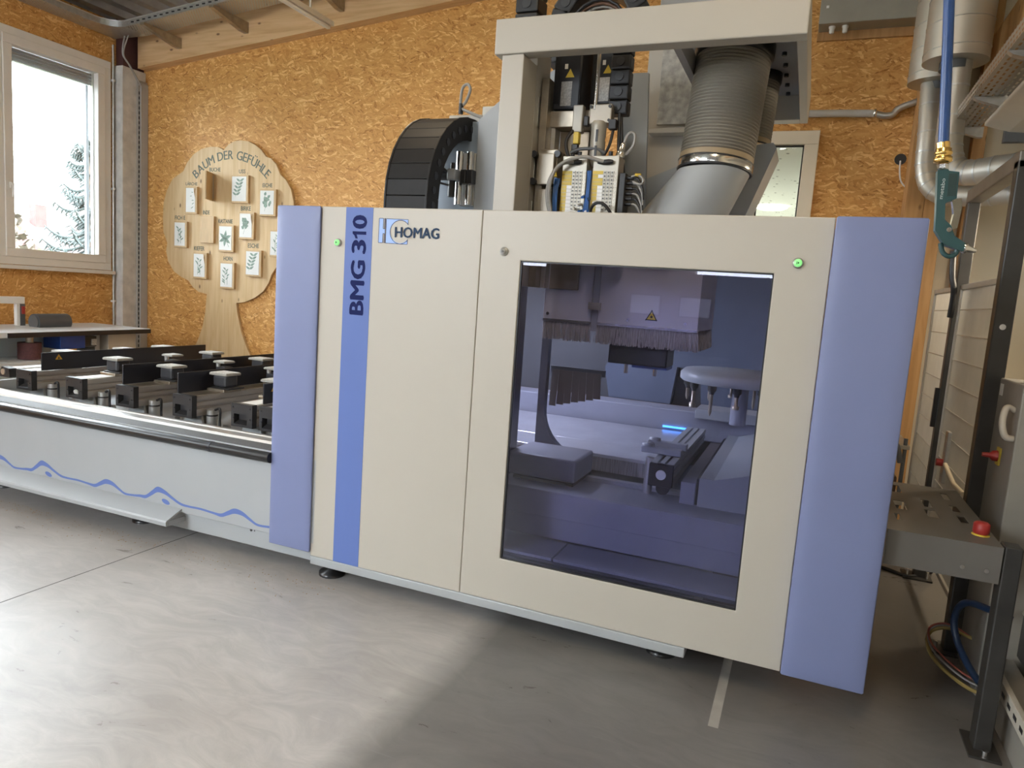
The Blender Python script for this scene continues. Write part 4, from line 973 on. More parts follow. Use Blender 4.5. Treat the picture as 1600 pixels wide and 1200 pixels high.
for z in (2.26, 2.40):
    for x in (0.965, 1.095):
        MB().cyl((x, 0.51, z), (x, 0.54, z), 0.018, 10).build('guide_roller', BLACKM, sd)
MB().box(1.0, 1.075, 0.52, 0.56, 1.9, 2.22).build('lower_plate', mat('pale_steel', (0.38, 0.34, 0.28), 0.4, 0.5), sd, bevel=0.004)
def motor(x0, x1, y0, y1, z0, z1, parent):
    b = MB().box(x0, x1, y0, y1, z0, z1).build('servo_motor', BLACKM, parent, bevel=0.012)
    for k in range(5):
        MB().box(x0 + 0.004 + k * 0.006, x0 + 0.007 + k * 0.006, y0 - 0.006, y0, z0 + 0.03, z1).build('cooling_fin', BLACK, b)
    MB().box(x0 + 0.045, x0 + 0.105, y0 - 0.002, y0, z0 + 0.02, z0 + 0.145).build('type_label', mat('label_grey', (0.45, 0.44, 0.42), 0.5, var=0.3, scale=90), b)
    t = MB(); t.add([(x0 + 0.065, y0 - 0.0025, z0 + 0.165), (x0 + 0.115, y0 - 0.0025, z0 + 0.165), (x0 + 0.09, y0 - 0.0025, z0 + 0.21)], [(0, 1, 2)]); t.build('warning_triangle', YELLOW, b)
    MB().box(x0 + 0.058, x0 + 0.075, y0 - 0.0025, y0, z0 + 0.21, z0 + 0.235).build('small_label', WHITE, b)
motor(1.00, 1.155, 0.64, 0.84, 2.655, 3.0, sd); motor(1.165, 1.30, 0.78, 0.95, 2.71, 3.05, sd)
MB().box(0.975, 0.995, 0.63, 0.66, 2.63, 2.68).build('red_tab', RED, sd)
vc = thing('vertical_energy_chain', (1.35, 0.7, 2.6), 'black energy chain hanging beside the servo motors', 'energy chain')
for k in range(6):
    z = 2.62 + k * 0.075
    l = MB().box(1.315, 1.42, 0.62, 0.70, z, z + 0.071).build('chain_link', BLACK, vc, bevel=0.008)
    MB().cyl((1.367, 0.612, z + 0.036), (1.367, 0.622, z + 0.036), 0.022, 14).build('link_pin', mat('chain_pin', (0.035, 0.035, 0.037), 0.4), l)
# pneumatic maintenance unit, cylinder, hoses
pu = thing('pneumatic_unit', (1.3, 0.58, 2.4), 'pale pneumatic filter cylinder with fittings in front of spindle drive', 'machine part')
PALEM = mat('pale_grey_metal', (0.38, 0.36, 0.31), 0.4, 0.3, var=0.06)
MB().cyl((1.262, 0.58, 2.63), (1.262, 0.58, 2.92), 0.011, 10).build('rod', CHROME, pu)
MB().box(1.145, 1.20, 0.57, 0.62, 2.52, 2.66).build('valve_body', PALEM, pu, bevel=0.006)
MB().box(1.16, 1.19, 0.56, 0.60, 2.46, 2.52).build('valve_foot', YELLOW, pu, bevel=0.004)
MB().box(1.15, 1.185, 0.57, 0.60, 2.41, 2.46).build('valve_plug', BLACK, pu, bevel=0.004)
MB().box(1.235, 1.355, 0.57, 0.63, 2.56, 2.66).build('head_block', mat('pale_steel', (0.38, 0.34, 0.28), 0.4, 0.5), pu, bevel=0.006)
for x, z in ((1.245, 2.645), (1.345, 2.645), (1.345, 2.575)):
    MB().cyl((x, 0.56, z), (x, 0.572, z), 0.008, 10).build('bolt', BLACK, pu)
MB().box(1.21, 1.235, 0.56, 0.60, 2.55, 2.60).build('coupling', BLACK, pu, bevel=0.004)
MB().box(1.345, 1.385, 0.56, 0.60, 2.53, 2.58).build('coupling', BLACK, pu, bevel=0.004)
cyl_ = MB().lathe((1.295, 0.56, 2.57), (0, 0, -1), [(0.028, 0), (0.040, 0.015), (0.038, 0.03), (0.038, 0.20), (0.032, 0.215), (0.02, 0.23)], 20).build('filter_cylinder', PALEM, pu)
for z in (2.49, 2.41):
    MB().box(1.294, 1.306, 0.519, 0.523, z - 0.03, z + 0.03).build('sight_slot', BLACK, cyl_)
def cable(pts, r, m, name, parent):
    return MB().tube(spline(pts, 8), r, 8).build(name, m, parent)
cable([(1.15, 0.57, 2.53), (1.13, 0.54, 2.46), (1.17, 0.52, 2.37), (1.25, 0.52, 2.34)], 0.009, CABLE, 'air_hose', pu)
cable([(1.37, 0.58, 2.54), (1.36, 0.55, 2.44), (1.31, 0.54, 2.34)], 0.008, CABLE, 'air_hose', pu)
cable([(1.385, 0.62, 2.62), (1.40, 0.60, 2.45), (1.41, 0.62, 2.30)], 0.010, CABLE, 'air_hose', pu)
cable([(1.395, 0.62, 2.60), (1.42, 0.60, 2.42), (1.44, 0.62, 2.28)], 0.008, CABLE, 'air_hose', pu)
# two valve terminals: housings, yellow label fields, rows of ports
def terminal(x0, x1, y, z1, label, seed):
    t = thing('valve_terminal', ((x0 + x1) / 2, y, 2.0), label, 'valve terminal', 'valve terminals above the enclosure')
    SIL = mat('satin_nickel', (0.40, 0.37, 0.31), 0.38, 0.5, var=0.05)
    MB().box(x0, x1, y, y + 0.12, 1.9, z1).build('housing', SIL, t, bevel=0.003)
    w = x1 - x0
    MB().cyl((x0 + 0.25 * w, y + 0.05, z1), (x0 + 0.25 * w, y + 0.05, z1 + 0.03), 0.011, 10).build('top_plug', BLACK, t)
    MB().cyl((x0 + 0.55 * w, y + 0.05, z1), (x0 + 0.55 * w, y + 0.05, z1 + 0.03), 0.011, 10).build('top_plug', BLACK, t)
    pl = MB(); pl.lathe((x0 + 0.42 * w, y - 0.012, z1 - 0.035), (1, 0, 0.05), [(0.006, -0.03), (0.013, 0.0), (0.014, 0.03), (0.009, 0.05)], 12); pl.build('cable_plug', BLACK, t)
    zt = z1 - 0.075; rows = 12; rh = 0.0185
    for k in range(rows):
        z = zt - rh * (k + 1)
        a = x0 + 0.02 * w
        MB().box(a, a + 0.40 * w, y - 0.002, y, z + 0.001, z + rh - 0.001).build('yellow_label', YELLOW, t)
        if k > 3 or (seed == 2 and k == 1):
            MB().box(a + 0.22 * w, a + 0.42 * w, y - 0.0035, y - 0.002, z + 0.001, z + rh - 0.001).build('white_label', WHITE, t)
        for q in (0.50, 0.64, 0.78):
            pb = MB().box(x0 + (q - 0.05) * w, x0 + (q + 0.06) * w, y - 0.004, y, z + 0.002, z + rh - 0.002).build('port', PALEM, t)
            MB().cyl((x0 + q * w, y - 0.0055, z + rh / 2), (x0 + q * w, y - 0.004, z + rh / 2), 0.004, 8).build('port_hole', BLACK, pb)
        MB().cyl((x0 + 0.92 * w, y - 0.003, z + rh / 2), (x0 + 0.92 * w, y, z + rh / 2), 0.003, 6).build('indicator', WHITE, t)
    return t
t1 = terminal(1.135, 1.268, 0.50, 2.385, 'left valve terminal with yellow label field above the enclosure', 1)
t2 = terminal(1.30, 1.435, 0.50, 2.385, 'right valve terminal with yellow label field and top cable gland', 2)
cable([(1.20, 0.48, 2.35), (1.14, 0.45, 2.33), (1.09, 0.44, 2.25), (1.085, 0.44, 2.15), (1.13, 0.45, 2.02)], 0.009, GCABLE, 'terminal_cable', t1)
cable([(1.36, 0.48, 2.352), (1.25, 0.45, 2.37), (1.13, 0.44, 2.32), (1.095, 0.43, 2.20), (1.12, 0.44, 2.05)], 0.009, GCABLE, 'terminal_cable', t1)
cable([(1.115, 0.45, 2.27), (1.108, 0.45, 2.30)], 0.013, YELLOW, 'cable_tag', t1)
for k in range(5):
    cable([(1.10 + 0.006 * k, 0.50, 2.27), (1.105 + 0.005 * k, 0.47, 2.18), (1.12 + 0.004 * k, 0.46, 2.05)], 0.004, mat('blue_air_tube', (0.02, 0.10, 0.32), 0.4), 'air_tube', t1)
for k in range(4):
    cable([(1.275 + 0.006 * k, 0.50, 2.31), (1.283 + 0.004 * k, 0.48, 2.20), (1.27 + 0.01 * k, 0.47, 2.06)], 0.004, mat('blue_air_tube', (0.02, 0.10, 0.32), 0.4), 'air_tube', t1)
rr = random.Random(9)
for k in range(26):
    x = 1.20 + rr.random() * 0.14; z = 2.06 + rr.random() * 0.13 * (1 - abs(x - 1.27) * 4)
    MB().cyl((x, 0.49, z), (x + rr.uniform(-.012, .012), 0.455, z - 0.01), 0.007, 8).build('push_fitting', WHITE if k % 2 else mat('blue_air_tube', (0.02, 0.10, 0.32), 0.4), t1)
cable([(1.31, 0.46, 2.05), (1.34, 0.42, 2.125), (1.40, 0.41, 2.13), (1.46, 0.44, 2.05)], 0.008, CABLE, 'black_loop', t2)
cable([(1.16, 0.54, 2.41), (1.21, 0.53, 2.425), (1.30, 0.53, 2.425), (1.345, 0.54, 2.405)], 0.009, GREYD, 'link_cable', t2)
gl = MB().lathe((1.425, 0.54, 2.385), (0.25, 0, 1), [(0.022, 0), (0.022, 0.025), (0.016, 0.03), (0.016, 0.06), (0.010, 0.07)], 14).build('cable_gland', CHROME, t2)
cable([(1.443, 0.54, 2.455), (1.455, 0.54, 2.49), (1.475, 0.54, 2.505), (1.495, 0.54, 2.49), (1.49, 0.54, 2.44), (1.455, 0.55, 2.40)], 0.008, GCABLE, 'gland_cable', gl)
sb = thing('connector_block', (1.48, 0.55, 2.0), 'black connector block with grey sensor plugs beside valve terminals', 'connector')
MB().box(1.445, 1.475, 0.50, 0.60, 1.95, 2.30).build('block', BLACK, sb, bevel=0.004)
for k in range(6):
    z = 2.28 - k * 0.026
    MB().cyl((1.475, 0.53, z), (1.51, 0.525, z - 0.002), 0.010, 10).build('plug', BLACK, sb)
    cable([(1.51, 0.525, z - 0.002), (1.535, 0.52, z - 0.008), (1.56, 0.52, z - 0.05), (1.57, 0.52, z - 0.11)], 0.0055, GCABLE if k % 2 else CABLE, 'sensor_cable', sb)
cable([(1.50, 0.52, 2.285), (1.54, 0.51, 2.29), (1.565, 0.51, 2.265), (1.55, 0.51, 2.245), (1.51, 0.52, 2.26)], 0.006, GCABLE, 'sensor_cable', sb)
MB().cyl((1.52, 0.512, 2.292), (1.55, 0.512, 2.290), 0.008, 8).build('yellow_tag', YELLOW, sb)

# ---------------- big energy chain arching over the left door
def chain_path(yc, zc, Rr, y_start_z, n_arc, pitch):
    pts = []
    z = y_start_z
    while z < zc:
        pts.append((yc - Rr, z)); z += pitch
    na = int(round(math.pi / 2 * Rr / pitch))
    for k in range(na + 1):
        a = R(180 - 90 * k / na); pts.append((yc + Rr * math.cos(a), zc + Rr * math.sin(a)))
    return pts
ec_ = thing('energy_chain', (0.125, 0.8, 2.0), 'wide black energy chain arching over the left door', 'energy chain')
path = chain_path(1.17, 2.19, 0.565, 1.90, 0, 0.098) + [(1.265, 2.755)]
CH = mat('chain_black', (0.015, 0.014, 0.014), 0.5, var=0.12, scale=14, spec=0.25)
for k in range(len(path) - 1):
    a = Vector((0, path[k][0], path[k][1])); b = Vector((0, path[k + 1][0], path[k + 1][1]))
    d = (b - a).normalized(); nrm = Vector((0, d.z, -d.y))   # inward
    m = MB(); g = 0.0022
    def q(t, s, x): return Vector((x, 0, 0)) + a + d * t + nrm * s
    L_ = (b - a).length
    for (x0_, x1_, s0, s1, t0, t1) in ((-0.015, 0.265, 0.004, 0.10, g, L_ - g),):
        m.add([q(t, s, x) for x in (x0_, x1_) for t in (t0, t1) for s in (s0, s1)], [(0, 1, 3, 2), (4, 6, 7, 5), (0, 4, 5, 1), (2, 3, 7, 6), (0, 2, 6, 4), (1, 5, 7, 3)])
    lk = m.build('chain_link', CH, ec_, bevel=0.003)
    for x in (-0.02, 0.262):
        sp = MB(); o_ = -0.006 if k % 2 else 0.012
        sp.add([q(t, s, x + dx) for dx in (0, 0.016) for t, s in ((-o_, 0.0), (L_ + o_, 0.0), (L_ - 0.006, 0.14), (0.006, 0.14))], [(0, 1, 2, 3), (7, 6, 5, 4), (0, 4, 5, 1), (1, 5, 6, 2), (2, 6, 7, 3), (3, 7, 4, 0)])
        pl = sp.build('side_plate', CH, lk, bevel=0.004)
        if x > 0:
            MB().cyl(q(L_ / 2, 0.07, x + 0.016), q(L_ / 2, 0.07, x + 0.02), 0.022, 12).build('chain_pin', BLACKM, lk)
gcb = MB().tube(spline([(-0.03, 0.70, 2.45), (-0.03, 0.80, 2.59), (-0.03, 0.93, 2.69), (0.0, 1.05, 2.73)], 6), 0.007, 8); gcb.build('loose_cable', mat('cream_cable', (0.62, 0.6, 0.53), 0.5), ec_)
# chains running over the top of the portal
def small_chain(label, pts, w, axis='y', depth=0.10):
    r = thing('energy_chain', (pts[0][0], 1.0, pts[0][1]), label, 'energy chain')
    for k in range(len(pts) - 1):
        a = Vector((pts[k][0], 1.0, pts[k][1])); b = Vector((pts[k + 1][0], 1.0, pts[k + 1][1])); d = (b - a).normalized(); nr = Vector((d.z, 0, -d.x))
        m = MB(); m.add([a + d * t + nr * s + Vector((0, y, 0)) for y in (0, w) for t in (0.003, (b - a).length - 0.003) for s in (0, depth)], [(0, 1, 3, 2), (4, 6, 7, 5), (0, 4, 5, 1), (2, 3, 7, 6), (0, 2, 6, 4), (1, 5, 7, 3)])
        l = m.build('chain_link', BLACK, r, bevel=0.01)
        c_ = (a + b) / 2 + nr * depth / 2
        MB().cyl(c_ + Vector((0, -0.006, 0)), c_, 0.028, 14).build('link_pin', mat('chain_pin', (0.035, 0.035, 0.037), 0.4), l)
small_chain('narrow black energy chain standing on the portal left of centre', [(0.585, 3.02 + 0.1 * k) for k in range(8)], 0.16, depth=0.145)
ar = arc(1.10, 3.22, 0.30, 180, 20, 7)
small_chain('black energy chain curving over the top of the portal', [(0.80, 3.02)] + ar, 0.2, depth=0.11)
wires = thing('cable_bundle', (1.1, 1.05, 3.2), 'brown and black cables in the curved chain above the portal', 'cable')
for k in range(7):
    MB().tube([(p[0], 1.02 + 0.02 * k, p[1]) for p in arc(1.10, 3.19, 0.17 - 0.012 * (k % 3), 175, 15, 9)], 0.009, 6).build('wire', [CABLE, mat('brown_cable', (0.14, 0.07, 0.04), 0.5), GCABLE][k % 3], wires)
MB().box(1.33, 1.75, 1.56, 1.8, 3.02, 3.9).build('portal_head_box', GREYP, gp, bevel=0.006)
# ---------------- air preparation unit on the grey carrier plate
ap_ = thing('air_regulator', (0.27, 1.05, 2.2), 'silver air filter cylinders with black regulator on grey plate', 'regulator')
MB().box(0.225, 0.335, 1.10, 1.14, 2.20, 2.53).build('back_plate', ALU, ap_, bevel=0.004)
MB().cyl((0.245, 1.06, 2.20), (0.245, 1.06, 2.53), 0.026, 18).build('cylinder', CHROME, ap_)
MB().cyl((0.312, 1.07, 2.20), (0.312, 1.07, 2.53), 0.024, 18).build('cylinder', CHROME, ap_)
MB().box(0.205, 0.265, 0.96, 1.04, 2.34, 2.41).build('regulator_body', GREYM, ap_, bevel=0.008)
MB().cyl((0.225, 1.0, 2.24), (0.225, 1.0, 2.34), 0.024, 16).build('knob', BLACK, ap_)
MB().cyl((0.225, 1.0, 2.41), (0.225, 1.0, 2.45), 0.014, 12).build('knob', BLACK, ap_)
MB().cyl((0.15, 1.0, 2.375), (0.205, 1.0, 2.375), 0.033, 18).build('gauge', BLACK, ap_)
for x in (0.28, 0.325):
    MB().box(x, x + 0.04, 1.0, 1.06, 2.325, 2.41).build('bracket', BLACK, ap_, bevel=0.005)
cable([(0.13, 0.9, 2.46), (0.17, 0.94, 2.42), (0.215, 0.98, 2.38)], 0.009, CABLE, 'hose', ap_)
cable([(0.11, 0.9, 2.36), (0.15, 0.94, 2.325), (0.21, 0.98, 2.31)], 0.007, CABLE, 'hose', ap_)
jb = thing('junction_box', (0.3, 1.2, 2.75), 'cream junction box with looped grey cable behind the chain', 'box')
MB().box(0.06, 0.30, 1.22, 1.40, 2.735, 2.80).build('box', CREAM, jb, bevel=0.006)
MB().box(0.30, 0.42, 1.22, 1.45, 2.735, 2.85).build('cover', PALEM, jb, bevel=0.006)
cable([(0.155, 1.20, 2.80), (0.15, 1.20, 2.88), (0.16, 1.20, 2.965), (0.195, 1.20, 2.985), (0.215, 1.20, 2.95), (0.19, 1.20, 2.88), (0.16, 1.20, 2.84), (0.24, 1.19, 2.80), (0.36, 1.19, 2.755)], 0.010, GCABLE, 'loop_cable', jb)
MB().cyl((0.155, 1.20, 2.80), (0.157, 1.20, 2.865), 0.016, 10).build('gland', BLACK, jb)
# ---------------- dust extraction hoses
def hose(name, label, c0, c1, r, pitch, group=None):
    t = thing(name, c0, label, 'hose', group)
    c0 = Vector(c0); c1 = Vector(c1); d = (c1 - c0).normalized(); L_ = (c1 - c0).length
    prof = []; n_ = int(L_ / pitch)
    for k in range(n_):
        b = k * pitch
        prof += [(r * 0.925, b), (r * 0.93, b + pitch * .25), (r * 0.99, b + pitch * .40), (r * 1.0, b + pitch * .65), (r * 0.985, b + pitch * .85)]
    MB().lathe(c0, d, prof, 48).build('corrugated_sleeve', HOSE, t)
    MB().lathe(c0 - d * 0.075, d, [(r * 0.97, 0), (r * 1.0, 0.02), (r * 1.0, 0.075)], 48).build('cuff', mat('tan_rubber', (0.33, 0.25, 0.15), 0.45), t)
    MB().lathe(c0 - d * 0.070, d, [(r * 1.012, 0), (r * 1.018, 0.004), (r * 1.018, 0.030), (r * 1.012, 0.034)], 48).build('clamp_band', CHROME, t)
    for o_ in (-0.076, -0.032):
        MB().lathe(c0 + d * o_, d, [(r * 1.0, -0.006), (r * 1.03, 0), (r * 1.0, 0.006)], 48).build('seal_ring', BLACK, t)
    MB().lathe(c0 + d * (n_ * pitch - 0.06), d, [(r * 0.99, 0), (r * 1.06, 0.01), (r * 1.06, 0.07), (r, 0.09)], 48).build('top_collar', RUBBER, t)
    return t
hose('dust_hose', 'thick ribbed grey extraction hose under the portal frame', (1.872, 0.80, 2.43), (1.905, 0.85, 3.0), 0.188, 0.0165)
hose('dust_hose', 'second ribbed extraction hose half hidden behind the thick one', (1.98, 1.30, 2.62), (1.995, 1.33, 3.0), 0.118, 0.0165)
ch = thing('extraction_chute', (1.7, 0.8, 2.0), 'light grey sheet metal chute below the thick hose', 'chute')
cm_ = MB(); n_ = 40
top = [Vector((1.868 + 0.186 * math.cos(2 * math.pi * i / n_), 0.795 + 0.186 * math.sin(2 * math.pi * i / n_), 2.36)) for i in range(n_)]
bot = []
for i in range(n_):
    a = 2 * math.pi * i / n_; c, s_ = math.cos(a), math.sin(a)
    bot.append(Vector((1.62 + 0.26 * c, 0.80 + 0.21 * s_, 1.95)))
cm_.add(top + bot, [(i, (i + 1) % n_, (i + 1) % n_ + n_, i + n_) for i in range(n_)], True); cm_.add(top, [tuple(range(n_))]); cm_.build('transition', GREYP, ch)
MB().prism([(1.95, 2.0), (2.14, 2.55), (2.12, 2.58), (1.88, 2.55), (1.80, 2.0)], 'y', 1.16, 1.50).build('rear_chute', GREYP, ch, bevel=0.004)

# ---------------- support beams (consoles) on the bed
BX = [(-2.84, 'R'), (-2.315, None), (-1.825, 'L'), (-1.31, 'L'), (-0.82, 'R'), (-0.60, None)]
ORD = ['first', 'second', 'third', 'fourth', 'fifth', 'sixth']
BEAMNOTE = ['with long black stop plate and warning triangle', 'with white top and no stop plate', 'with black stop plate along its left side', 'with long black stop plate behind its front pod', 'with short black stop plate', 'half hidden by the lilac bumper']
W_, ZB, ZT = 0.165, 0.735, 0.865
BEAMALU = mat('warm_aluminium', (0.50, 0.46, 0.42), 0.35, 0.75, var=0.06, scale=5, stretch=(20, 1, 20))
def one_beam(k, x0, side):
    t = thing('support_beam', (x0 + W_ / 2, 1.0, 0.56), 'aluminium support beam %s, %s from left' % (BEAMNOTE[k], ORD[k]), 'support beam', 'support beams across the machine bed')
    x1 = x0 + W_
    MB().prism(beam_profile(x0 + 0.004, x1 - 0.004, ZB, ZT), 'y', 0.285, 1.86).build('profile', BEAMALU, t)
    MB().box(x0 + 0.03, x1 - 0.02, 0.285, 1.86, ZT, ZT + 0.004).build('top_strip', WHITE if k in (0, 1, 4, 5) else STEEL, t)
    cp = MB()
    o4 = [(x0, ZB - 0.008), (x1, ZB - 0.008), (x1, ZT + 0.006), (x0, ZT + 0.006)]
    i4 = [(x0 + 0.022, ZB + 0.008), (x1 - 0.040, ZB + 0.008), (x1 - 0.040, ZB + 0.072), (x0 + 0.022, ZB + 0.072)]
    vs = [(p[0], 0.245, p[1]) for p in o4 + i4] + [(p[0], 0.285, p[1]) for p in o4]
    vs += [(x0 + 0.03, 0.280, ZB + 0.03), (x1 - 0.045, 0.280, ZB + 0.03), (x1 - 0.045, 0.280, ZB + 0.07), (x0 + 0.03, 0.280, ZB + 0.07)]
    fs = [(i, (i + 1) % 4, 4 + (i + 1) % 4, 4 + i) for i in range(4)] + [(i, (i + 1) % 4, 8 + (i + 1) % 4, 8 + i) for i in range(4)] + [(8, 9, 10, 11)]
    fs += [(4 + i, 4 + (i + 1) % 4, 12 + (i + 1) % 4, 12 + i) for i in range(4)] + [(12, 13, 14, 15)]
    cp.add(vs, fs); cap = cp.build('end_cap', BLACK, t)
    for x in (x0 + 0.014, x1 - 0.018):
        for z in (ZB + 0.045, ZT - 0.018):
            MB().cyl((x, 0.241, z), (x, 0.246, z), 0.006, 8).build('cap_screw', BLACKM, cap)
    if k == 1: MB().cyl((x0 + 0.075, 0.262, ZB + 0.030), (x0 + 0.075, 0.272, ZB + 0.034), 0.020, 18).build('white_disc', WHITE, cap)
    if side:
        xs = x1 + 0.002 if side == 'R' else x0 - 0.012
        ys = {0: 0.312, 2: 0.302, 3: 0.29, 4: 0.33}[k]
        pl = MB().box(xs, xs + 0.011, ys, 1.83, ZT + 0.006 if side == 'R' else ZT, 1.0).build('stop_plate', BLACKM, t, bevel=0.004)
        if k in (0, 4):
            y0_ = ys + (0.10 if k == 0 else 0.06)
            w = MB(); w.add([(xs + 0.0118, y0_, 0.945), (xs + 0.0118, y0_ + 0.055, 0.945), (xs + 0.0118, y0_ + 0.0275, 0.985)], [(0, 1, 2)]); w = w.build('warning_triangle', mat('amber_print', (0.55, 0.30, 0.02), 0.5), pl)
            w2 = MB(); w2.add([(xs + 0.0123, y0_ + 0.018, 0.950), (xs + 0.0123, y0_ + 0.037, 0.950), (xs + 0.0123, y0_ + 0.0275, 0.968)], [(0, 1, 2)]); w2.build('warning_mark', BLACK, w)
    # guide cylinders and carriage plates under the beam
    for y in (0.37, 1.55):
        MB().cyl((x1 + 0.045, y, 0.52), (x1 + 0.045, y, 0.775), 0.034, 18).build('guide_cylinder', ALU, t)
        MB().lathe((x1 + 0.045, y, 0.735), (0, 0, 1), [(0.035, 0), (0.036, 0.002), (0.036, 0.008), (0.035, 0.01)], 18).build('seal', BLACK, t)
        MB().prism([(x0 - 0.02, 0.56), (x1 + 0.02, 0.56), (x1 - 0.02, ZB), (x0 + 0.01, ZB)], 'y', y - 0.03, y - 0.015).build('carriage_plate', GREYP, t, bevel=0.003)
    MB().tube(spline([(x1 + 0.08, 0.36, 0.78), (x1 + 0.13, 0.35, 0.79), (x1 + 0.12, 0.36, 0.70), (x1 + 0.15, 0.34, 0.60)], 6), 0.008, 6).build('hose', CABLE, t)
    MB().box(x0 + 0.02, x1 - 0.02, 0.40, 0.46, 0.66, ZB).build('clamp_block', PALEM, t, bevel=0.004)
for k, (x0, side) in enumerate(BX): one_beam(k, x0, side)
tb_ = MB().prism([(-3.02, 0.80), (-2.90, 0.80), (-2.905, 0.865), (-2.985, 0.875)], 'y', 0.235, 0.29).build('short_stop_block', BLACK, None, bevel=0.003)
tag(tb_, 'small black wedge block with silver knob at far left beam', 'stop block')
MB().cyl((-2.965, 0.228, 0.838), (-2.965, 0.24, 0.838), 0.022, 16).build('knob', ALU, tb_)
MB().box(-3.0, -2.90, 0.29, 1.2, 0.80, 0.865).build('arm', WHITE, tb_)
# suction pods
def make_pod(big):
    t = thing('suction_pod', (0, 0, ZT), 'pod', 'suction pod', 'suction pods on the support beams')
    h = 1.0 - ZT
    if big:
        MB().box(-0.075, 0.075, -0.085, 0.075, ZT + 0.001, ZT + 0.022).build('base', STEEL, t, bevel=0.004)
        MB().box(-0.055, 0.105, -0.07, 0.07, ZT + 0.022, ZT + 0.032).build('clamp_foot', BLACK, t, bevel=0.003)
        MB().box(-0.055, 0.06, -0.055, 0.06, ZT + 0.030, ZT + 0.112).build('body', PODBODY, t, bevel=0.016)
        pd = MB().box(-0.076, 0.076, -0.066, 0.068, ZT + 0.110, ZT + 0.126).build('pad', mat('pad_rim', (0.30, 0.29, 0.26), 0.6), t, bevel=0.004)
        MB().box(-0.070, 0.070, -0.060, 0.062, ZT + 0.126, ZT + 0.129).build('rubber_face', PADTOP, pd)
    else:
        MB().box(-0.06, 0.06, -0.06, 0.06, ZT + 0.001, ZT + 0.03).build('base', STEEL, t, bevel=0.004)
        MB().box(-0.045, 0.05, -0.045, 0.045, ZT + 0.03, ZT + 0.085).build('body', PODBODY, t, bevel=0.01)
        MB().cyl((-0.02, -0.04, ZT + 0.085), (-0.02, -0.04, ZT + 0.112), 0.016, 12).build('stem', ALU, t)
        pd = MB().box(-0.056, 0.056, -0.058, 0.056, ZT + 0.112, ZT + 0.126).build('pad', mat('pad_rim', (0.30, 0.29, 0.26), 0.6), t, bevel=0.004)
        MB().box(-0.050, 0.050, -0.052, 0.050, ZT + 0.126, ZT + 0.129).build('rubber_face', PADTOP, pd)
    return t
ROW = ['front', 'middle', 'rear']
proto = {True: make_pod(True), False: make_pod(False)}; used = set()
for k, (x0, side) in enumerate(BX):
    for r_, (y, big) in enumerate(((0.585, True), (1.075, False), (1.475, True))):
        if k == 5 and r_ > 0: continue
        if k == 4 and r_ == 2: continue
        p = proto[big]
        o = p if big not in used else copy_tree(p)
        used.add(big)
        dx = {0: -0.03, 1: 0.0, 2: 0.045, 3: 0.02, 4: -0.03, 5: 0.02}[k]
        o.location = (x0 + W_ / 2 + dx, y, ZT)
        o['label'] = '%s suction pod on the %s support beam from left' % (ROW[r_], ORD[k])

# ================================================================== wooden tree board with leaf plaques
TREE = [(-4.558, 1.39), (-4.692, 1.409), (-4.789, 1.46), (-4.872, 1.543), (-4.986, 1.577), (-5.118, 1.643), (-5.219, 1.768), (-5.254, 1.896), (-5.233, 1.993), (-5.301, 2.136), (-5.313, 2.312), (-5.304, 2.488), (-5.25, 2.648), (-5.154, 2.791), (-4.972, 2.888), (-4.909, 2.993), (-4.805, 3.092), (-4.681, 3.152), (-4.537, 3.178), (-4.414, 3.172), (-4.323, 3.137), (-4.254, 3.196), (-4.165, 3.235), (-4.057, 3.245), (-3.949, 3.232), (-3.832, 3.186), (-3.743, 3.126), (-3.674, 3.053), (-3.598, 3.03), (-3.52, 2.964), (-3.455, 2.844), (-3.374, 2.789), (-3.295, 2.681), (-3.253, 2.543), (-3.237, 2.361), (-3.278, 2.198), (-3.338, 2.063), (-3.407, 1.874), (-3.48, 1.773), (-3.55, 1.682), (-3.589, 1.585), (-3.663, 1.482), (-3.798, 1.392), (-3.956, 1.331), (-4.081, 1.31), (-4.063, 1.198), (-3.996, 0.968), (-3.9, 0.779), (-3.795, 0.607), (-3.731, 0.464), (-3.65, 0.02), (-4.95, 0.02), (-4.837, 0.345), (-4.766, 0.682), (-4.692, 0.811), (-4.62, 0.98), (-4.581, 1.16)]
tbd = thing('tree_board', (-4.25, 3.68, 0), 'pale wooden tree-shaped board with BAUM DER GEFÜHLE lettering on the wall', 'wall board')
MB().prism(TREE, 'y', 3.68, 3.712).build('panel', WOOD_BOARD, tbd, bevel=0.004)
# arched title, letter by letter
word = 'BAUM DER GEFÜHLE'
ccx, ccz, rad = -4.206, 2.262, 0.81
def glyph(ch):
    vs, fs = text_mesh(ch); return vs, fs
adv = {}
ws = []
for ch in word:
    if ch == ' ': ws.append(0.32); continue
    vs, fs = glyph(ch); adv[ch] = (vs, fs); ws.append(max(v.x for v in vs) - min(v.x for v in vs) + 0.09)
tot = sum(ws); span = R(92); a = math.pi / 2 + span / 2
sc_ = 0.105 / 0.70
for ch, w in zip(word, ws):
    da = span * w / tot
    if ch != ' ':
        vs, fs = adv[ch]; am = a - da / 2
        ux = Vector((math.sin(am), 0, -math.cos(am))); uy = Vector((math.cos(am), 0, math.sin(am)))
        x0 = min(v.x for v in vs); x1 = max(v.x for v in vs); base = Vector((ccx, 3.679, ccz)) + uy * (rad - 0.045)
        wscale = span * rad / tot
        b = MB()
        for q, e in enumerate((-0.022, 0.022, 0)): b.add([base + ux * ((v.x + e - (x0 + x1) / 2) * wscale) + uy * (v.y * sc_) + Vector((0, -0.0002 * q, 0)) for v in vs], fs)
        b.build('title_letter', CAPTION, tbd)
    a -= da
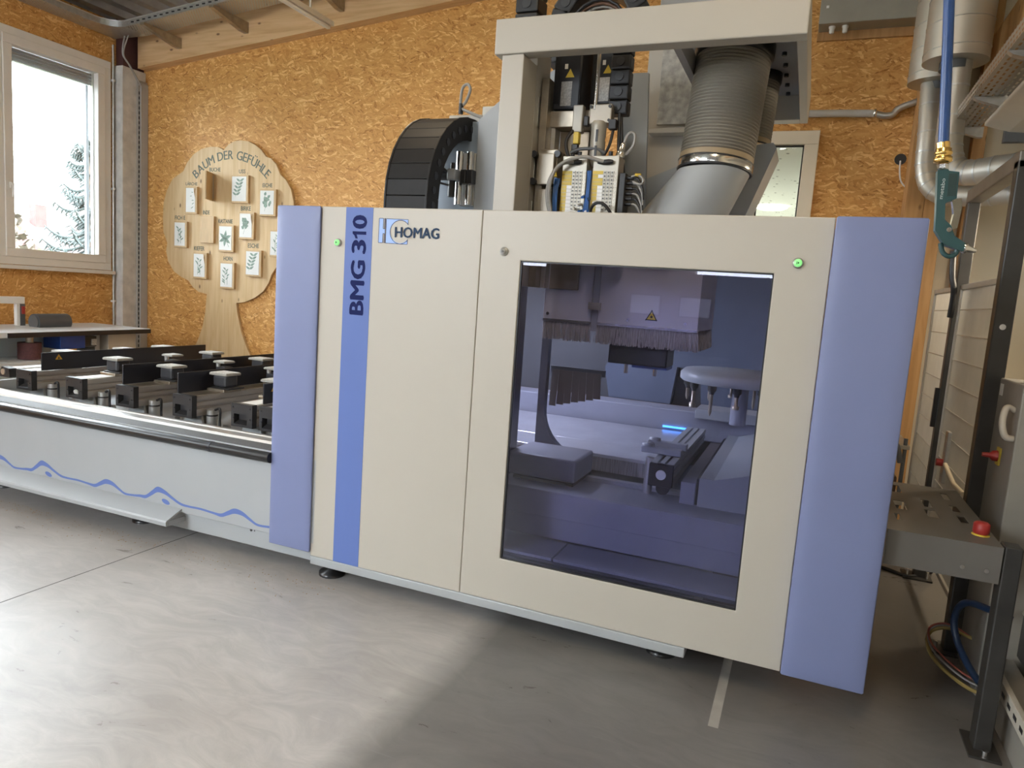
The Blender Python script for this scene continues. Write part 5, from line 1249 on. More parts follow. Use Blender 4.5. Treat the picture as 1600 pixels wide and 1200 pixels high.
CAPS = {'LÄRCHE': (-4.927, 2.716, .19, .045), 'BUCHE': (-4.541, 2.884, .173, .045), 'USS': (-4.076, 2.862, .097, .045), 'EICHE': (-3.711, 2.702, .142, .045), 'FICH E': (-5.104, 2.293, .172, .048), 'INDE': (-4.635, 2.367, .103, .048), 'KASTANIE': (-4.385, 2.268, .222, .048), 'BIRKE': (-4.035, 2.426, .15, .05), 'KIEFER': (-4.775, 1.923, .168, .05), 'HORN': (-4.293, 1.818, .141, .05), 'ESCHE': (-3.914, 1.989, .165, .05)}
for k, (x, z, w, h) in CAPS.items():
    lettering('caption', k, (x, 3.68, z), (1, 0, 0), (0, 0, 1), w, h, CAPTION, tbd, bold=0.03, lift=0.001)
PLQ = {'LÄRCHE': (-4.899, 2.365, -4.704, 2.695), 'USS': (-4.162, 2.509, -3.898, 2.835), 'EICHE': (-3.728, 2.362, -3.481, 2.674), 'FICH E': (-5.086, 1.946, -4.867, 2.27), 'INDE': (-4.651, 2.017, -4.427, 2.343), 'KASTANIE': (-4.35, 1.922, -4.11, 2.243), 'BIRKE': (-4.032, 2.085, -3.80, 2.402), 'KIEFER': (-4.759, 1.575, -4.533, 1.895), 'HORN': (-4.32, 1.476, -4.089, 1.797), 'ESCHE': (-3.922, 1.646, -3.678, 1.96), '': (-3.561, 1.894, -3.33, 2.205)}
PINE = mat('plaque_wood', (0.56, 0.38, 0.19), 0.5, var=0.1, scale=6, stretch=(8, 8, 1))
def leaf(m, cx, cz, ang, L_, w, y):
    n_ = 8; pts = []
    for i in range(n_ + 1):
        t = i / n_; pts.append((L_ * t, w * math.sin(math.pi * t ** 0.8)))
    for i in range(n_ - 1, 0, -1):
        t = i / n_; pts.append((L_ * t, -w * math.sin(math.pi * t ** 0.8)))
    c, s = math.cos(ang), math.sin(ang)
    m.add([(cx + p[0] * c - p[1] * s, y, cz + p[0] * s + p[1] * c) for p in pts], [tuple(range(len(pts)))])
def twig(m, x0, z0, x1, z1, r, y):
    dx, dz = x1 - x0, z1 - z0; l = math.hypot(dx, dz); nx, nz = -dz / l * r, dx / l * r
    m.add([(x0 + nx, y, z0 + nz), (x1 + nx, y, z1 + nz), (x1 - nx, y, z1 - nz), (x0 - nx, y, z0 - nz)], [(0, 1, 2, 3)])
def drawing(kind, cx, cz, y, m, rnd):
    if kind == 'LÄRCHE':
        for k in range(5): leaf(m, cx + rnd.uniform(-.01, .03), cz + 0.10 - 0.05 * k, rnd.uniform(-.5, 1.2), 0.03 + 0.006 * k, 0.005, y)
    elif kind in ('USS', 'ESCHE'):
        twig(m, cx - .05, cz - .09, cx + .02, cz + .11, 0.002, y)
        for k in range(5):
            z = cz - 0.07 + 0.04 * k; x = cx - .04 + 0.014 * k
            leaf(m, x, z, 0.5, 0.075, 0.014, y); leaf(m, x, z, 2.6, 0.065, 0.013, y)
    elif kind == 'KASTANIE':
        for k in range(6): leaf(m, cx, cz, 0.4 + k * 1.05, 0.10, 0.02, y)
        twig(m, cx, cz, cx + .06, cz - .1, 0.003, y)
    elif kind in ('EICHE', 'BIRKE'):
        for k in range(16):
            a_, r_ = rnd.uniform(0, 6.28), rnd.uniform(0, .05); leaf(m, cx + r_ * math.cos(a_), cz + 0.02 + r_ * 1.5 * math.sin(a_), rnd.uniform(0, 6.28), 0.05, 0.018, y - 0.00003 * k)
        twig(m, cx, cz, cx - .03, cz - .10, 0.002, y)
    else:
        for s_ in (-1, 1):
            twig(m, cx + s_ * .02, cz - .11, cx + s_ * .015, cz + .08, 0.003, y)
        for k in range(9):
            leaf(m, cx + rnd.uniform(-.03, .03), cz - .09 + .02 * k, rnd.choice((0.7, 2.4)) + rnd.uniform(-.2, .2), 0.055, 0.009, y)
for k, (xa, za, xb, zb) in PLQ.items():
    nm = 'the word ' + k if k else 'no word'
    lab = {'INDE': 'bare wooden plaque without paper under the word INDE', '': 'leaf drawing plaque half hidden by the lilac bumper'}.get(k, 'framed plaque with leaf drawing under the word %s' % k)
    t = thing('leaf_plaque', ((xa + xb) / 2, 3.66, za), lab, 'plaque', 'leaf plaques on the tree board')
    MB().box(xa, xb, 3.645, 3.68, za, zb).build('board', PINE, t, bevel=0.003)
    if k != 'INDE':
        sh = MB().box(xa + 0.016, xb - 0.030, 3.6425, 3.645, za + 0.022, zb - 0.016).build('paper', PAPER, t)
        m = MB(); drawing(k, (xa + xb) / 2 - 0.01, (za + zb) / 2, 3.6420, m, random.Random(len(k) * 7 + ord((k or 'z')[0])))
        m.build('drawing', LEAFINK, sh)
        if k in ('LÄRCHE', 'BIRKE', 'KIEFER'):
            f = MB(); f.add([(xb - 0.055, 3.6415, zb - 0.016), (xb - 0.030, 3.6415, zb - 0.016), (xb - 0.030, 3.6415, zb - 0.14), (xb - 0.036, 3.630, zb - 0.06)], [(0, 1, 3), (1, 2, 3)]); f.build('curled_corner', PINE, sh)
of = thing('open_flap', (-4.57, 3.6, 2.52), 'wooden flap folded open below the word BUCHE', 'plaque')
MB().box(-4.50, -4.48, 3.46, 3.68, 2.53, 2.86, rot=(0, 0, 25), piv=(-4.49, 3.68, 2.7)).build('flap', PINE, of, bevel=0.003)
MB().cyl((-4.475, 3.672, 2.56), (-4.475, 3.672, 2.83), 0.005, 8).build('hinge', GALV, of)

# ================================================================== edge sander standing behind the left end of the bed
sm = thing('edge_sander', (-4.6, 1.7, 0), 'grey-blue edge sanding machine with long table left of machine bed', 'sanding machine')
A = Vector((-4.382, 1.132, 0)); Bv = Vector((-4.477, 2.785, 0)); u = (Bv - A).normalized(); v = Vector((-u.y, u.x, 0))
def S(a, b, z): return A + u * a + v * b + Vector((0, 0, z))
def sbox(m, a0, a1, b0, b1, z0, z1):
    m.add([S(a, b, z) for a in (a0, a1) for b in (b0, b1) for z in (z0, z1)], [(0, 1, 3, 2), (4, 6, 7, 5), (0, 4, 5, 1), (2, 3, 7, 6), (0, 2, 6, 4), (1, 5, 7, 3)]); return m
TL_ = (Bv - A).length
sbox(MB(), -1.0, TL_, 0.005, 0.86, 0.928, 0.98).build('table', mat('pale_table', (0.74, 0.77, 0.80), 0.35, var=0.04), sm, bevel=0.004)
sbox(MB(), 0.03, TL_, -0.008, 0.006, 0.928, 0.974).build('sanding_edge', BLACKM, sm)
LB = mat('pale_blue_paint', (0.55, 0.66, 0.74), 0.4, var=0.03)
sbox(MB(), -1.0, 0.95, 0.40, 0.82, 0.25, 0.93).build('cabinet', LB, sm, bevel=0.01)
sbox(MB(), -1.0, 0.85, 0.0, 0.60, 0.0, 0.66).build('plinth', LB, sm, bevel=0.01)
sbox(MB(), -1.0, 0.85, -0.05, 0.60, 0.66, 0.70).build('lower_table', mat('pale_table', (0.55, 0.57, 0.60), 0.35), sm, bevel=0.004)
c = S(0.34, 0.14, 0)
MB().cyl((c.x, c.y, 0.705), (c.x, c.y, 0.865), 0.10, 28).build('sanding_drum', MAROON, sm)
MB().cyl((c.x, c.y, 0.86), (c.x, c.y, 0.93), 0.035, 14).build('drum_shaft', STEEL, sm)
sbox(MB(), 0.60, 0.88, 0.06, 0.30, 0.79, 0.925).build('motor_box', BLUEBOX, sm, bevel=0.006)
sbox(MB(), 0.885, 1.03, 0.08, 0.26, 0.80, 0.91).build('motor_bracket', BLACK, sm, bevel=0.006)
sbox(MB(), 0.965, 1.02, 0.065, 0.08, 0.815, 0.88).build('rating_label', mat('label_grey', (0.45, 0.44, 0.42), 0.5, var=0.3, scale=90), sm)
sbox(MB(), 1.06, 1.12, 0.14, 0.4, 0.7, 0.92).build('frame_strut', GREYM, sm)
sbox(MB(), 1.17, 1.53, 0.08, 0.5, 0.60, 0.925).build('switch_box', mat('beige_paint', (0.50, 0.46, 0.40), 0.45), sm, bevel=0.006)
sbox(MB(), 1.53, 1.57, 0.2, 0.3, 0.83, 0.88).build('plug', BLACK, sm)
sbox(MB(), 1.1, 1.5, 0.35, 0.75, 0.0, 0.6).build('column', LB, sm, bevel=0.01)
ma = S(0.66, 0.50, 1.03)
MB().cyl(ma, ma + u * 0.36, 0.085, 24).build('belt_motor', mat('graphite_paint', (0.07, 0.075, 0.085), 0.4), sm)
MB().cyl(ma + u * -0.012, ma, 0.070, 24).build('motor_cap', GREYD, sm)
# white guard frame at the rear left
gf = thing('guard_frame', (-5.1, 1.5, 1.0), 'white guard frame with red switch at far left edge', 'frame')
MB().box(-5.14, -5.09, 1.2, 1.785, 1.205, 1.277).build('top_bar', WHITE, gf, bevel=0.006)
MB().box(-5.14, -5.09, 1.70, 1.735, 0.98, 1.205).build('upright', WHITE, gf, bevel=0.006)
MB().box(-5.14, -5.09, 1.737, 1.785, 0.98, 1.205).build('switch_plate', GREYD, gf)
MB().box(-5.09, -5.075, 1.745, 1.778, 1.10, 1.18).build('red_switch', RED, gf, bevel=0.004)

# ================================================================== right side: gate frame, mesh fence, side table, cabinet
DARKST = mat('dark_steel_tube', (0.050, 0.048, 0.045), 0.42, 0.4, var=0.15, scale=8)
gt = thing('gate_frame', (3.26, 1.5, 0), 'dark square steel tube gate frame right of the machine', 'frame')
MB().box(3.225, 3.305, 0.93, 1.01, 0.0, 2.44).build('post', DARKST, gt, bevel=0.006)
MB().box(3.225, 3.295, 2.04, 2.11, 0.0, 2.40).build('post', DARKST, gt, bevel=0.006)
MB().box(3.225, 3.305, 0.93, 2.11, 2.40, 2.48).build('top_rail', mat('rubbed_steel_tube', (0.17, 0.155, 0.135), 0.4, 0.5, var=0.15), gt, bevel=0.006)
for y in (0.97, 2.075):
    bp_ = MB().box(3.16, 3.33, y - 0.08, y + 0.08, 0.0, 0.012).build('base_plate', DARKST, gt, bevel=0.002)
    for dx in (-0.06, 0.055):
        MB().cyl((3.245 + dx, y - 0.055, 0.012), (3.245 + dx, y - 0.055, 0.06), 0.008, 8).build('anchor_bolt', CHROME, bp_)
for z in (1.66, 0.48):
    MB().cyl((3.262, 0.922, z), (3.262, 0.931, z), 0.014, 12).build('post_bolt', CHROME, gt)
MB().box(3.2, 3.225, 2.06, 2.09, 1.0, 1.25).build('latch_plate', BLACK, gt)
# wire mesh panels: frame plus vertical wires plus horizontal rods
WIRE = mat('galvanised_wire', (0.55, 0.53, 0.48), 0.4, 0.5, var=0.05)
def mesh_panel(label, x, y0, y1, z0, z1, nv, nh, lean=0.0):
    t = thing('mesh_panel', (x, (y0 + y1) / 2, z0), label, 'fence', 'wire mesh fence panels')
    for nm, b in (('frame_tube', (y0, y1, z1 - 0.03, z1)), ('frame_tube', (y0, y1, z0, z0 + 0.03)), ('frame_tube', (y0, y0 + 0.03, z0, z1)), ('frame_tube', (y1 - 0.03, y1, z0, z1))):
        MB().box(x - 0.015, x + 0.015, *b).build(nm, mat('pale_tube', (0.52, 0.50, 0.45), 0.4, 0.3), t, bevel=0.004)
    m = MB()
    for k in range(nv):
        y = y0 + (y1 - y0) * (k + 0.5) / nv
        m.box(x - 0.002, x + 0.002, y - 0.002, y + 0.002, z0, z1)
    o = m.build('mesh_wire', WIRE, t); o['kind'] = 'stuff'
    for k in range(nh):
        z = z0 + (z1 - z0) * (k + 1) / (nh + 1)
        MB().box(x - 0.006, x - 0.002, y0, y1, z - 0.0025, z + 0.0025).build('cross_rod', WIRE, t)
    return t
mp_ = mesh_panel('pale wire mesh fence panel inside the dark gate frame', 3.262, 1.03, 2.02, 0.22, 1.90, 74, 10)
MB().box(3.235, 3.255, 1.66, 1.74, 0.72, 1.03).build('lock_plate', GALV, mp_, bevel=0.004)
MB().cyl((3.20, 1.70, 0.84), (3.24, 1.70, 0.84), 0.022, 12).build('red_lock_knob', RED, mp_)
MB().tube([(3.235, 1.62, 0.845), (3.23, 1.3, 0.80), (3.235, 1.06, 0.80)], 0.013, 8).build('handle_bar', mat('pale_wood_bar', (0.60, 0.52, 0.38), 0.5), mp_)
mesh_panel('pale wire mesh fence panel between gate frame and timber post', 3.262, 2.14, 3.0, 0.22, 1.90, 60, 10)
# sheet metal side table with slots and emergency stop
tbx = thing('side_table', (3.0, 0.5, 0), 'grey sheet metal table with slots and red stop button', 'table')
SHEETG = mat('shaded_grey_sheet', (0.13, 0.12, 0.106), 0.45, 0.1, var=0.04)  # light grey sheet, base colour darkened to hold the shade of the machine
HX0, HX1, HY0, HY1, HZ = 2.79, 3.185, 0.03, 0.98, 0.83
slots = [(2.86, 2.92, .74, .90), (2.86, 2.905, .40, .56), (2.985, 3.02, .52, .66), (2.975, 3.02, .34, .47), (3.095, 3.125, .73, .86), (3.095, 3.125, .51, .62), (3.095, 3.125, .33, .44), (2.84, 2.86, .20, .31)]
xs = sorted({HX0, HX1} | {s[0] for s in slots} | {s[1] for s in slots}); ys = sorted({HY0, HY1} | {s[2] for s in slots} | {s[3] for s in slots})
tm = MB(); idx = {}; vs = []
for i, x in enumerate(xs):
    for j, y in enumerate(ys):
        idx[i, j] = len(vs); vs.append((x, y, HZ))
fs = []
for i in range(len(xs) - 1):
    for j in range(len(ys) - 1):
        cx, cy = (xs[i] + xs[i + 1]) / 2, (ys[j] + ys[j + 1]) / 2
        if any(s[0] < cx < s[1] and s[2] < cy < s[3] for s in slots): continue
        fs.append((idx[i, j], idx[i + 1, j], idx[i + 1, j + 1], idx[i, j + 1]))
tm.add(vs, fs); tp_ = tm.build('slotted_top', SHEETG, tbx)
sd_ = tp_.modifiers.new('thickness', 'SOLIDIFY'); sd_.thickness = 0.003; sd_.offset = -1
MB().box(HX0, HX1, HY0 - 0.003, HY0, HZ - 0.145, HZ).build('front_apron', SHEETG, tbx)
MB().box(HX1 - 0.003, HX1, HY0, HY1, HZ - 0.145, HZ - 0.003).build('side_apron', SHEETG, tbx)
for x in (3.06, 3.14):
    MB().cyl((x, HY0 - 0.008, HZ - 0.10), (x, HY0 - 0.003, HZ - 0.10), 0.009, 10).build('rivet', CHROME, tbx)
es = MB().lathe((3.135, 0.17, HZ), (0, 0, 1), [(0.032, 0), (0.032, 0.003), (0.02, 0.004), (0.02, 0.02)], 20).build('stop_collar', YELLOW, tbx)
MB().lathe((3.135, 0.17, HZ + 0.006), (0, 0, 1), [(0.026, 0), (0.030, 0.008), (0.029, 0.04), (0.022, 0.047), (0.002, 0.048)], 22).build('stop_button', RED, es)
lgp = MB().box(3.190, 3.250, 0.03, 0.11, 0.0, 0.835).build('leg', DARKST, tbx, bevel=0.005)
fb = MB().box(3.165, 3.275, -0.03, 0.16, 0.0, 0.010).build('foot_plate', DARKST, tbx)
for y in (0.005, 0.135):
    MB().cyl((3.22, y - 0.015, 0.01), (3.22, y - 0.015, 0.032), 0.011, 8).build('anchor_bolt', CHROME, fb)
MB().box(2.83, 2.88, 0.92, 0.97, 0.0, HZ - 0.003).build('leg', DARKST, tbx, bevel=0.005)
# control cabinet behind the gate post
cbn = thing('control_cabinet', (3.5, 0.7, 0), 'grey steel cabinet with red main switch behind the gate post', 'cabinet')
CABG = mat('cabinet_grey', (0.27, 0.25, 0.215), 0.45, var=0.05)
MB().box(3.285, 3.80, 0.52, 0.915, 0.0, 1.42).build('body', CABG, cbn, bevel=0.006)
MB().box(3.277, 3.285, 0.70, 0.755, 1.03, 1.11).build('switch_plate', YELLOW, cbn)
MB().lathe((3.277, 0.727, 1.07), (-1, 0, 0), [(0.026, 0), (0.024, 0.02), (0.012, 0.03), (0.010, 0.06)], 16).build('main_switch', RED, cbn)
MB().box(3.2845, 3.2855, 0.70, 0.72, 1.15, 1.165).build('print', BLACK, cbn)
MB().box(3.2840, 3.2852, 0.84, 0.895, 1.34, 1.395).build('type_plate', WHITE, cbn)
MB().tube(spline([(3.285, 0.60, 1.30), (3.25, 0.58, 1.31), (3.235, 0.55, 1.25), (3.25, 0.54, 1.19), (3.285, 0.55, 1.18)], 6), 0.014, 10).build('grab_handle', mat('pale_plastic', (0.55, 0.50, 0.42), 0.5), cbn)
MB().cyl((3.34, 0.70, 1.42), (3.36, 0.70, 1.95), 0.014, 10).build('antenna_rod', BLACK, cbn)
MB().box(3.32, 3.5, 0.62, 0.72, 1.62, 1.70).build('rod_shelf', PALEM, cbn)
# dark machine panel and floor trunking at the right edge
dp = thing('dark_side_panel', (3.55, 0.1, 0), 'dark grey machine panel at the lower right edge', 'panel')
MB().box(3.40, 3.80, -1.5, 0.46, 0.25, 1.0).build('panel', mat('charcoal_panel', (0.06, 0.058, 0.055), 0.45, var=0.06), dp, bevel=0.004)
MB().box(3.385, 3.40, -1.5, 0.42, 0.455, 0.47).build('edge_trim', mat('pale_tube', (0.52, 0.50, 0.45), 0.4, 0.3), dp)
ft = thing('floor_trunking', (3.36, -0.5, 0), 'slotted grey trunking along the floor below dark panel', 'trunking')
MB().box(3.31, 3.40, -1.6, 0.48, 0.0, 0.22).build('channel', CABG, ft, bevel=0.004)
MB().box(3.285, 3.31, -1.6, 0.48, 0.175, 0.245).build('slotted_cover', mat('trunk_cover', (0.46, 0.42, 0.35), 0.45), ft, bevel=0.003)
for k in range(20):
    y = 0.40 - 0.085 * k
    MB().box(3.284, 3.2852, y - 0.04, y, 0.20, 0.218).build('slot', BLACK, ft)
# blue hose and coloured wires behind the table leg
wh = thing('blue_floor_hose', (3.24, 0.4, 0.3), 'blue hose looping from the side table leg', 'hose')
MB().tube(spline([(3.30, 0.22, 0.49), (3.24, 0.25, 0.50), (3.17, 0.38, 0.47), (3.15, 0.45, 0.37), (3.17, 0.42, 0.27), (3.22, 0.30, 0.19), (3.28, 0.2, 0.15)], 8), 0.015, 10).build('hose', mat('shaded_blue_hose', (0.010, 0.024, 0.055), 0.4), wh)  # darker copy of the blue hose colour, with the shade down here mixed in
MB().cyl((3.262, 0.235, 0.497), (3.285, 0.228, 0.495), 0.021, 12).build('hose_clamp', STEEL, wh)
for k, (m_, lab, dz) in enumerate(((mat('dull_yellow_wire', (0.34, 0.25, 0.08), 0.5), 'thick yellow wire curled behind the side table leg', 0.0), (mat('orange_red_wire', (0.28, 0.07, 0.05), 0.5), 'red wire curled behind the side table leg', 0.05), (GCABLE, 'thin grey wire curled behind the side table leg', 0.03))):
    o = MB().tube(spline([(3.30, 0.30, 0.10 + dz), (3.20, 0.42, 0.09 + dz), (3.12, 0.62, 0.10 + dz), (3.12, 0.76, 0.15 + dz * .6), (3.20, 0.78, 0.19 + dz * .4), (3.30, 0.70, 0.19)], 8), 0.009 if k == 0 else 0.005, 8).build('curled_wire', m_, None)
    tag(o, lab, 'wire')
# dark things on the floor behind: small trolley by the timber post
tl = thing('tool_trolley', (3.0, 3.1, 0), 'low trolley with dark bins in front of timber post', 'trolley')
MB().box(2.7, 3.2, 2.75, 3.3, 0.30, 0.33).build('shelf', PALEM, tl, bevel=0.004); MB().box(2.7, 3.2, 2.75, 3.3, 0.72, 0.75).build('shelf', PALEM, tl, bevel=0.004)
for x in (2.72, 3.17):
    for y in (2.77, 3.28):
        MB().cyl((x, y, 0.05), (x, y, 0.80), 0.014, 8).build('leg', GREYD, tl); MB().cyl((x - 0.015, y, 0.04), (x + 0.015, y, 0.04), 0.04, 14).build('castor', BLACK, tl)
MB().box(2.75, 2.95, 2.8, 3.2, 0.33, 0.55).build('bin', GREYD, tl, bevel=0.01); MB().box(2.98, 3.15, 2.8, 3.2, 0.33, 0.5).build('bin', mat('brown_bin', (0.12, 0.07, 0.04), 0.6), tl, bevel=0.01)
MB().tube(spline([(2.8, 2.76, 0.76), (2.95, 2.72, 0.80), (3.1, 2.74, 0.76), (3.15, 2.76, 0.62)], 6), 0.02, 8).build('hose', GREYD, tl)
fc = MB().tube(spline([(2.5, 2.2, 0.012), (2.85, 2.15, 0.012), (3.05, 2.1, 0.012), (3.2, 2.02, 0.014), (3.35, 2.2, 0.012)], 8), 0.012, 8).build('floor_cable', CABLE)
tag(fc, 'black cable lying on the floor by the rear gate post', 'cable')
# black flexible cable at the fence
bc = MB().tube(spline([(3.18, 2.0, 2.1), (3.19, 1.98, 1.95), (3.21, 1.98, 1.85), (3.215, 2.02, 1.70)], 8), 0.018, 8).build('flexible_cable', CABLE)
tag(bc, 'black flexible cable bending onto the rear gate post', 'cable')

# ================================================================== upper right: ducts, cable tray, distribution box, conduit
SPIRAL = mat('spiral_duct_steel', (0.52, 0.49, 0.43), 0.45, 0.65, var=0.10, scale=3)
def duct(name, label, cx, cy, r, z0, z1, pr_, path):
    t = thing(name, (cx, cy, z0), label, 'duct', 'spiral extraction ducts')
    MB().cyl((cx, cy, z0), (cx, cy, z1), r, 40).build('silencer', SPIRAL, t)
    for k in range(9):
        z = z0 + 0.02 + 0.17 * k
        MB().tube([(cx + r * math.cos(R(a_)), cy + r * math.sin(R(a_)), z + 0.06 * a_ / 360.0) for a_ in range(0, 361, 12)], 0.004, 6).build('spiral_seam', GALV, t)
    pts = spline(path, 8)
    MB().tube(pts, pr_, 24).build('pipe', SPIRAL, t)
    for k in range(3, len(pts) - 1, 4):
        d = (pts[k + 1] - pts[k]).normalized()
        MB().cyl(pts[k], pts[k] + d * 0.012, pr_ * 1.04, 24).build('seam_ring', GALV, t)
    MB().cyl((cx, cy, z0 - 0.05), (cx, cy, z0 + 0.01), pr_ * 1.12, 24).build('collar', GREYD, t)
duct('spiral_duct', 'front spiral steel silencer with pipe bending to the right', 3.115, 2.55, 0.195, 3.38, 4.9, 0.082, [(3.135, 2.55, 3.38), (3.14, 2.55, 3.0), (3.15, 2.55, 2.82), (3.19, 2.53, 2.70), (3.28, 2.48, 2.655), (3.42, 2.36, 2.66), (3.62, 2.2, 2.66)])
duct('spiral_duct', 'rear spiral steel silencer half hidden behind the front one', 3.08, 3.08, 0.19, 3.40, 4.95, 0.072, [(3.05, 3.08, 3.40), (3.07, 3.02, 3.0), (3.08, 3.02, 2.80), (3.12, 3.0, 2.66), (3.22, 2.95, 2.58), (3.40, 2.82, 2.56), (3.6, 2.7, 2.56)])
tr2 = thing('cable_tray', (3.2, 1.5, 3.0), 'perforated steel cable tray under the roof on the right', 'cable tray')
TX0, TX1 = 3.16, 3.34
m = MB(); m.add([(TX0, -1.5, 3.0), (TX1, -1.5, 3.0), (TX1, 2.75, 3.0), (TX0, 2.75, 3.0)], [(0, 1, 2, 3)]); m.build('tray_bottom', TRAYPERFY, tr2)
for x in (TX0, TX1):
    m = MB(); m.add([(x, -1.5, 3.0), (x, 2.75, 3.0), (x, 2.75, 3.075), (x, -1.5, 3.075)], [(0, 1, 2, 3)]); m.build('side_rail', TRAYSIDE, tr2)
for y in (0.35, 1.15, 1.95, 2.70):
    MB().prism([(TX0 - 0.005, 2.998), (3.36, 2.998), (3.36, 2.93), (3.33, 2.93), (TX0 + 0.02, 2.98)], 'y', y, y + 0.045).build('bracket', GALV, tr2, bevel=0.003)
wd = thing('white_soffit', (3.75, 0.8, 3.0), 'white soffit panel under the right cable tray', 'panel')
MB().prism([(3.285, 2.90), (3.42, 2.86), (XR, 2.80), (XR, 2.925), (3.285, 2.925)], 'y', -1.6, 2.25).build('casing', mat('duct_white', (0.62, 0.58, 0.50), 0.5, var=0.03), wd, bevel=0.006)
MB().box(3.40, 3.95, 2.25, 2.3, 2.80, 2.90).build('end_flange', GREYD, wd)
tmb = MB().box(3.42, 3.56, -1.5, 3.4, 3.45, 3.75).build('timber_purlin', WOOD_POST); tag(tmb, 'timber purlin above the right cable tray', 'beam')
hp = MB().tube(spline([(3.30, 1.0, 3.9), (3.31, 1.0, 3.55), (3.31, 1.02, 3.35), (3.36, 1.1, 3.22), (3.42, 1.2, 3.18)], 8), 0.035, 12).build('drain_pipe', GALV); tag(hp, 'grey pipe bend above the right cable tray', 'pipe')
dbx = thing('distribution_box', (2.6, 3.6, 4.0), 'grey wall box with cable glands at top of back wall', 'box')
MB().box(2.215, 2.965, 3.50, 3.70, 4.03, 4.6).build('housing', mat('warm_grey_box', (0.33, 0.31, 0.26), 0.45), dbx, bevel=0.006)
MB().box(2.21, 2.97, 3.69, 3.72, 3.96, 4.03).build('back_board', WOOD_POST, dbx)
for x in (2.32, 2.42):
    MB().lathe((x, 3.58, 4.03), (0, 0, -1), [(0.026, 0), (0.026, 0.012), (0.02, 0.02), (0.02, 0.05), (0.012, 0.055)], 14).build('cable_gland', WHITE, dbx)
MB().box(2.26, 2.28, 3.498, 3.50, 4.15, 4.17).build('print', WHITE, dbx)
cpipe = thing('conduit_run', (2.6, 3.66, 3.35), 'grey conduit along the back wall bending up to the ducts', 'pipe')
MB().tube(spline([(2.10, 3.66, 3.36), (2.40, 3.66, 3.355), (2.72, 3.66, 3.345)], 4), 0.030, 12).build('pipe', mat('pale_conduit', (0.55, 0.54, 0.52), 0.4), cpipe)
MB().tube(spline([(2.72, 3.66, 3.345), (2.80, 3.66, 3.325), (2.86, 3.66, 3.335), (2.90, 3.66, 3.38), (3.0, 3.655, 3.42), (3.12, 3.65, 3.46)], 8), 0.026, 12).build('flexible_end', GALV, cpipe)
MB().lathe((2.715, 3.66, 3.345), (1, 0, -0.04), [(0.033, 0), (0.04, 0.004), (0.04, 0.02), (0.033, 0.024)], 16).build('clamp', CHROME, cpipe)
wo = thing('wall_cable_outlet', (2.98, 3.70, 2.98), 'round hole with white cable in the strand board', 'outlet')
MB().cyl((2.965, 3.712, 2.985), (2.965, 3.722, 2.985), 0.045, 20).build('hole', BLACK, wo)
MB().tube(spline([(2.965, 3.705, 2.97), (2.97, 3.69, 2.88), (2.99, 3.69, 2.80), (3.04, 3.68, 2.74)], 6), 0.006, 6).build('cable', WHITE, wo)

# ================================================================== blue air hose with blow gun hanging in front
ag = thing('blow_gun', (2.69, -1.0, 1.83), 'dark green blow gun hanging on a blue air hose', 'blow gun')
hs = MB().tube(spline([(2.41, -1.0, 4.6), (2.50, -1.0, 3.7), (2.60, -1.0, 2.75), (2.634, -1.0, 2.445), (2.655, -1.0, 2.22), (2.666, -1.0, 2.095)], 8), 0.0125, 12).build('air_hose', BLUEHOSE, ag)
MB().cyl((2.664, -1.0, 2.105), (2.667, -1.0, 2.085), 0.0155, 14).build('hose_clamp', BRASS, hs)
MB().lathe((2.667, -1.0, 2.098), (0.06, 0, -1), [(0.013, 0), (0.014, 0.006), (0.018, 0.008), (0.018, 0.014), (0.020, 0.016), (0.020, 0.022), (0.018, 0.023), (0.018, 0.028), (0.021, 0.029), (0.021, 0.040), (0.015, 0.043)], 24).build('coupling', BRASS, ag)
MB().lathe((2.671, -1.0, 2.055), (0.06, 0, -1), [(0.010, 0), (0.013, 0.003), (0.013, 0.013), (0.010, 0.018)], 6, smooth=False).build('nipple', CHROME, ag)
body = [(2.659, 2.036), (2.682, 2.038), (2.684, 2.034), (2.707, 2.031), (2.709, 1.967), (2.694, 1.960), (2.686, 1.955), (2.690, 1.915), (2.706, 1.900), (2.716, 1.876), (2.742, 1.858), (2.740, 1.838), (2.716, 1.846), (2.700, 1.852), (2.690, 1.862), (2.672, 1.888), (2.668, 1.94)]
b_ = MB().prism(body, 'y', -1.015, -0.985).build('body', TEAL, ag, bevel=0.004)
MB().box(2.686, 2.705, -1.0165, -1.0145, 1.972, 2.027, rot=(0, -3, 0)).build('grip_inset', mat('deep_green', (0.010, 0.030, 0.028), 0.5), b_)
lettering('brand_lettering', 'metabo', (2.6785, -1.0152, 1.965), (0.0, 0, 1), (-1, 0, 0.0), 0.050, 0.0085, mat('pale_print', (0.55, 0.60, 0.60), 0.5), b_, lift=0.0006)
MB().prism([(2.700, 1.965), (2.720, 1.968), (2.724, 1.945), (2.720, 1.895), (2.704, 1.890), (2.708, 1.93)], 'y', -1.012, -0.988).build('trigger', mat('polished_metal', (0.75, 0.70, 0.58), 0.15, 1.0), ag, bevel=0.003)
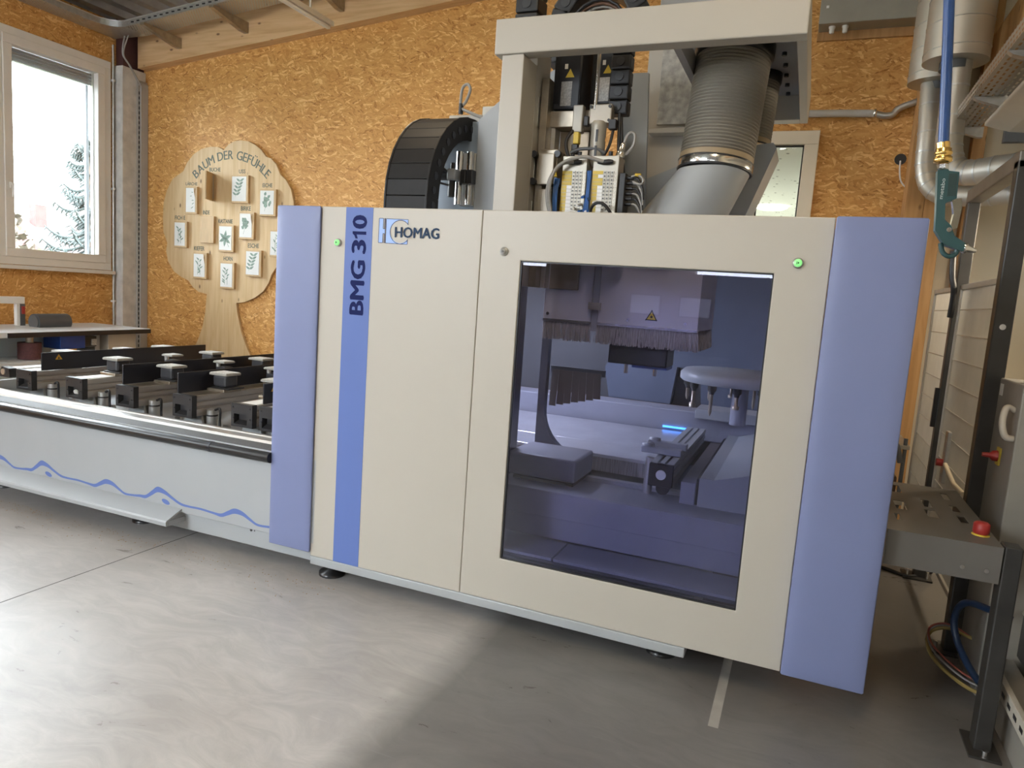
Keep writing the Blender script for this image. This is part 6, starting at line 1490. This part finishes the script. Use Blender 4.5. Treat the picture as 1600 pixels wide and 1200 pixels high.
MB().cyl((2.702, -1.018, 1.890), (2.702, -0.982, 1.890), 0.006, 10).build('trigger_pin', CHROME, ag)
MB().lathe((2.738, -1.0, 1.849), (0.93, 0, -0.24), [(0.010, 0), (0.013, 0.002), (0.013, 0.010), (0.009, 0.013), (0.006, 0.028), (0.003, 0.033)], 16).build('nozzle', CHROME, ag)
MB().tube(spline([(2.690, -1.0, 1.858), (2.698, -1.0, 1.835), (2.712, -1.0, 1.826), (2.726, -1.0, 1.832), (2.728, -1.0, 1.846)], 6), 0.006, 8).build('hanging_loop', TEAL, ag)

# ================================================================== operator station behind the photographer (seen mirrored in the tinted window)
opd = thing('operator_station', (0.75, -6.2, 0), 'operator station with two lit monitors behind the photographer', 'control desk')
MB().box(0.0, 1.5, -6.75, -6.25, 0.0, 1.0).build('desk', GREYP, opd, bevel=0.01)
SCR = mat('lit_screen', (0.5, 0.55, 0.7), 0.3, emit=(0.62, 0.70, 0.95), estr=1.1)
for x in (0.40, 1.05):
    mo = MB().box(x - 0.21, x + 0.21, -6.3, -6.25, 1.50, 1.78).build('monitor', BLACK, opd, bevel=0.006)
    MB().box(x - 0.19, x + 0.19, -6.252, -6.246, 1.52, 1.76).build('screen', SCR, mo)
    MB().cyl((x, -6.3, 1.0), (x, -6.3, 1.52), 0.02, 10).build('stand', GREYM, opd)

# ================================================================== sawdust crumbs swept along the foot of the bed
cr = MB(); rnd = random.Random(12)
for k in range(260):
    x = rnd.uniform(-2.6, 0.2); y = -0.02 - abs(rnd.gauss(0, 0.10)); s = rnd.uniform(0.002, 0.006); a = rnd.uniform(0, 3)
    dx, dy = math.cos(a) * s, math.sin(a) * s
    cr.add([(x - dx, y - dy, 0.001), (x + dy * .6, y - dx * .6, 0.001), (x + dx, y + dy, 0.001), (x, y, 0.004)], [(0, 1, 3), (1, 2, 3), (2, 0, 3), (0, 2, 1)])
o = cr.build('wood_shavings', mat('shavings', (0.42, 0.27, 0.13), 0.8, var=0.2)); tag(o, 'fine wood shavings scattered along the foot of the bed', 'shavings', kind='stuff')
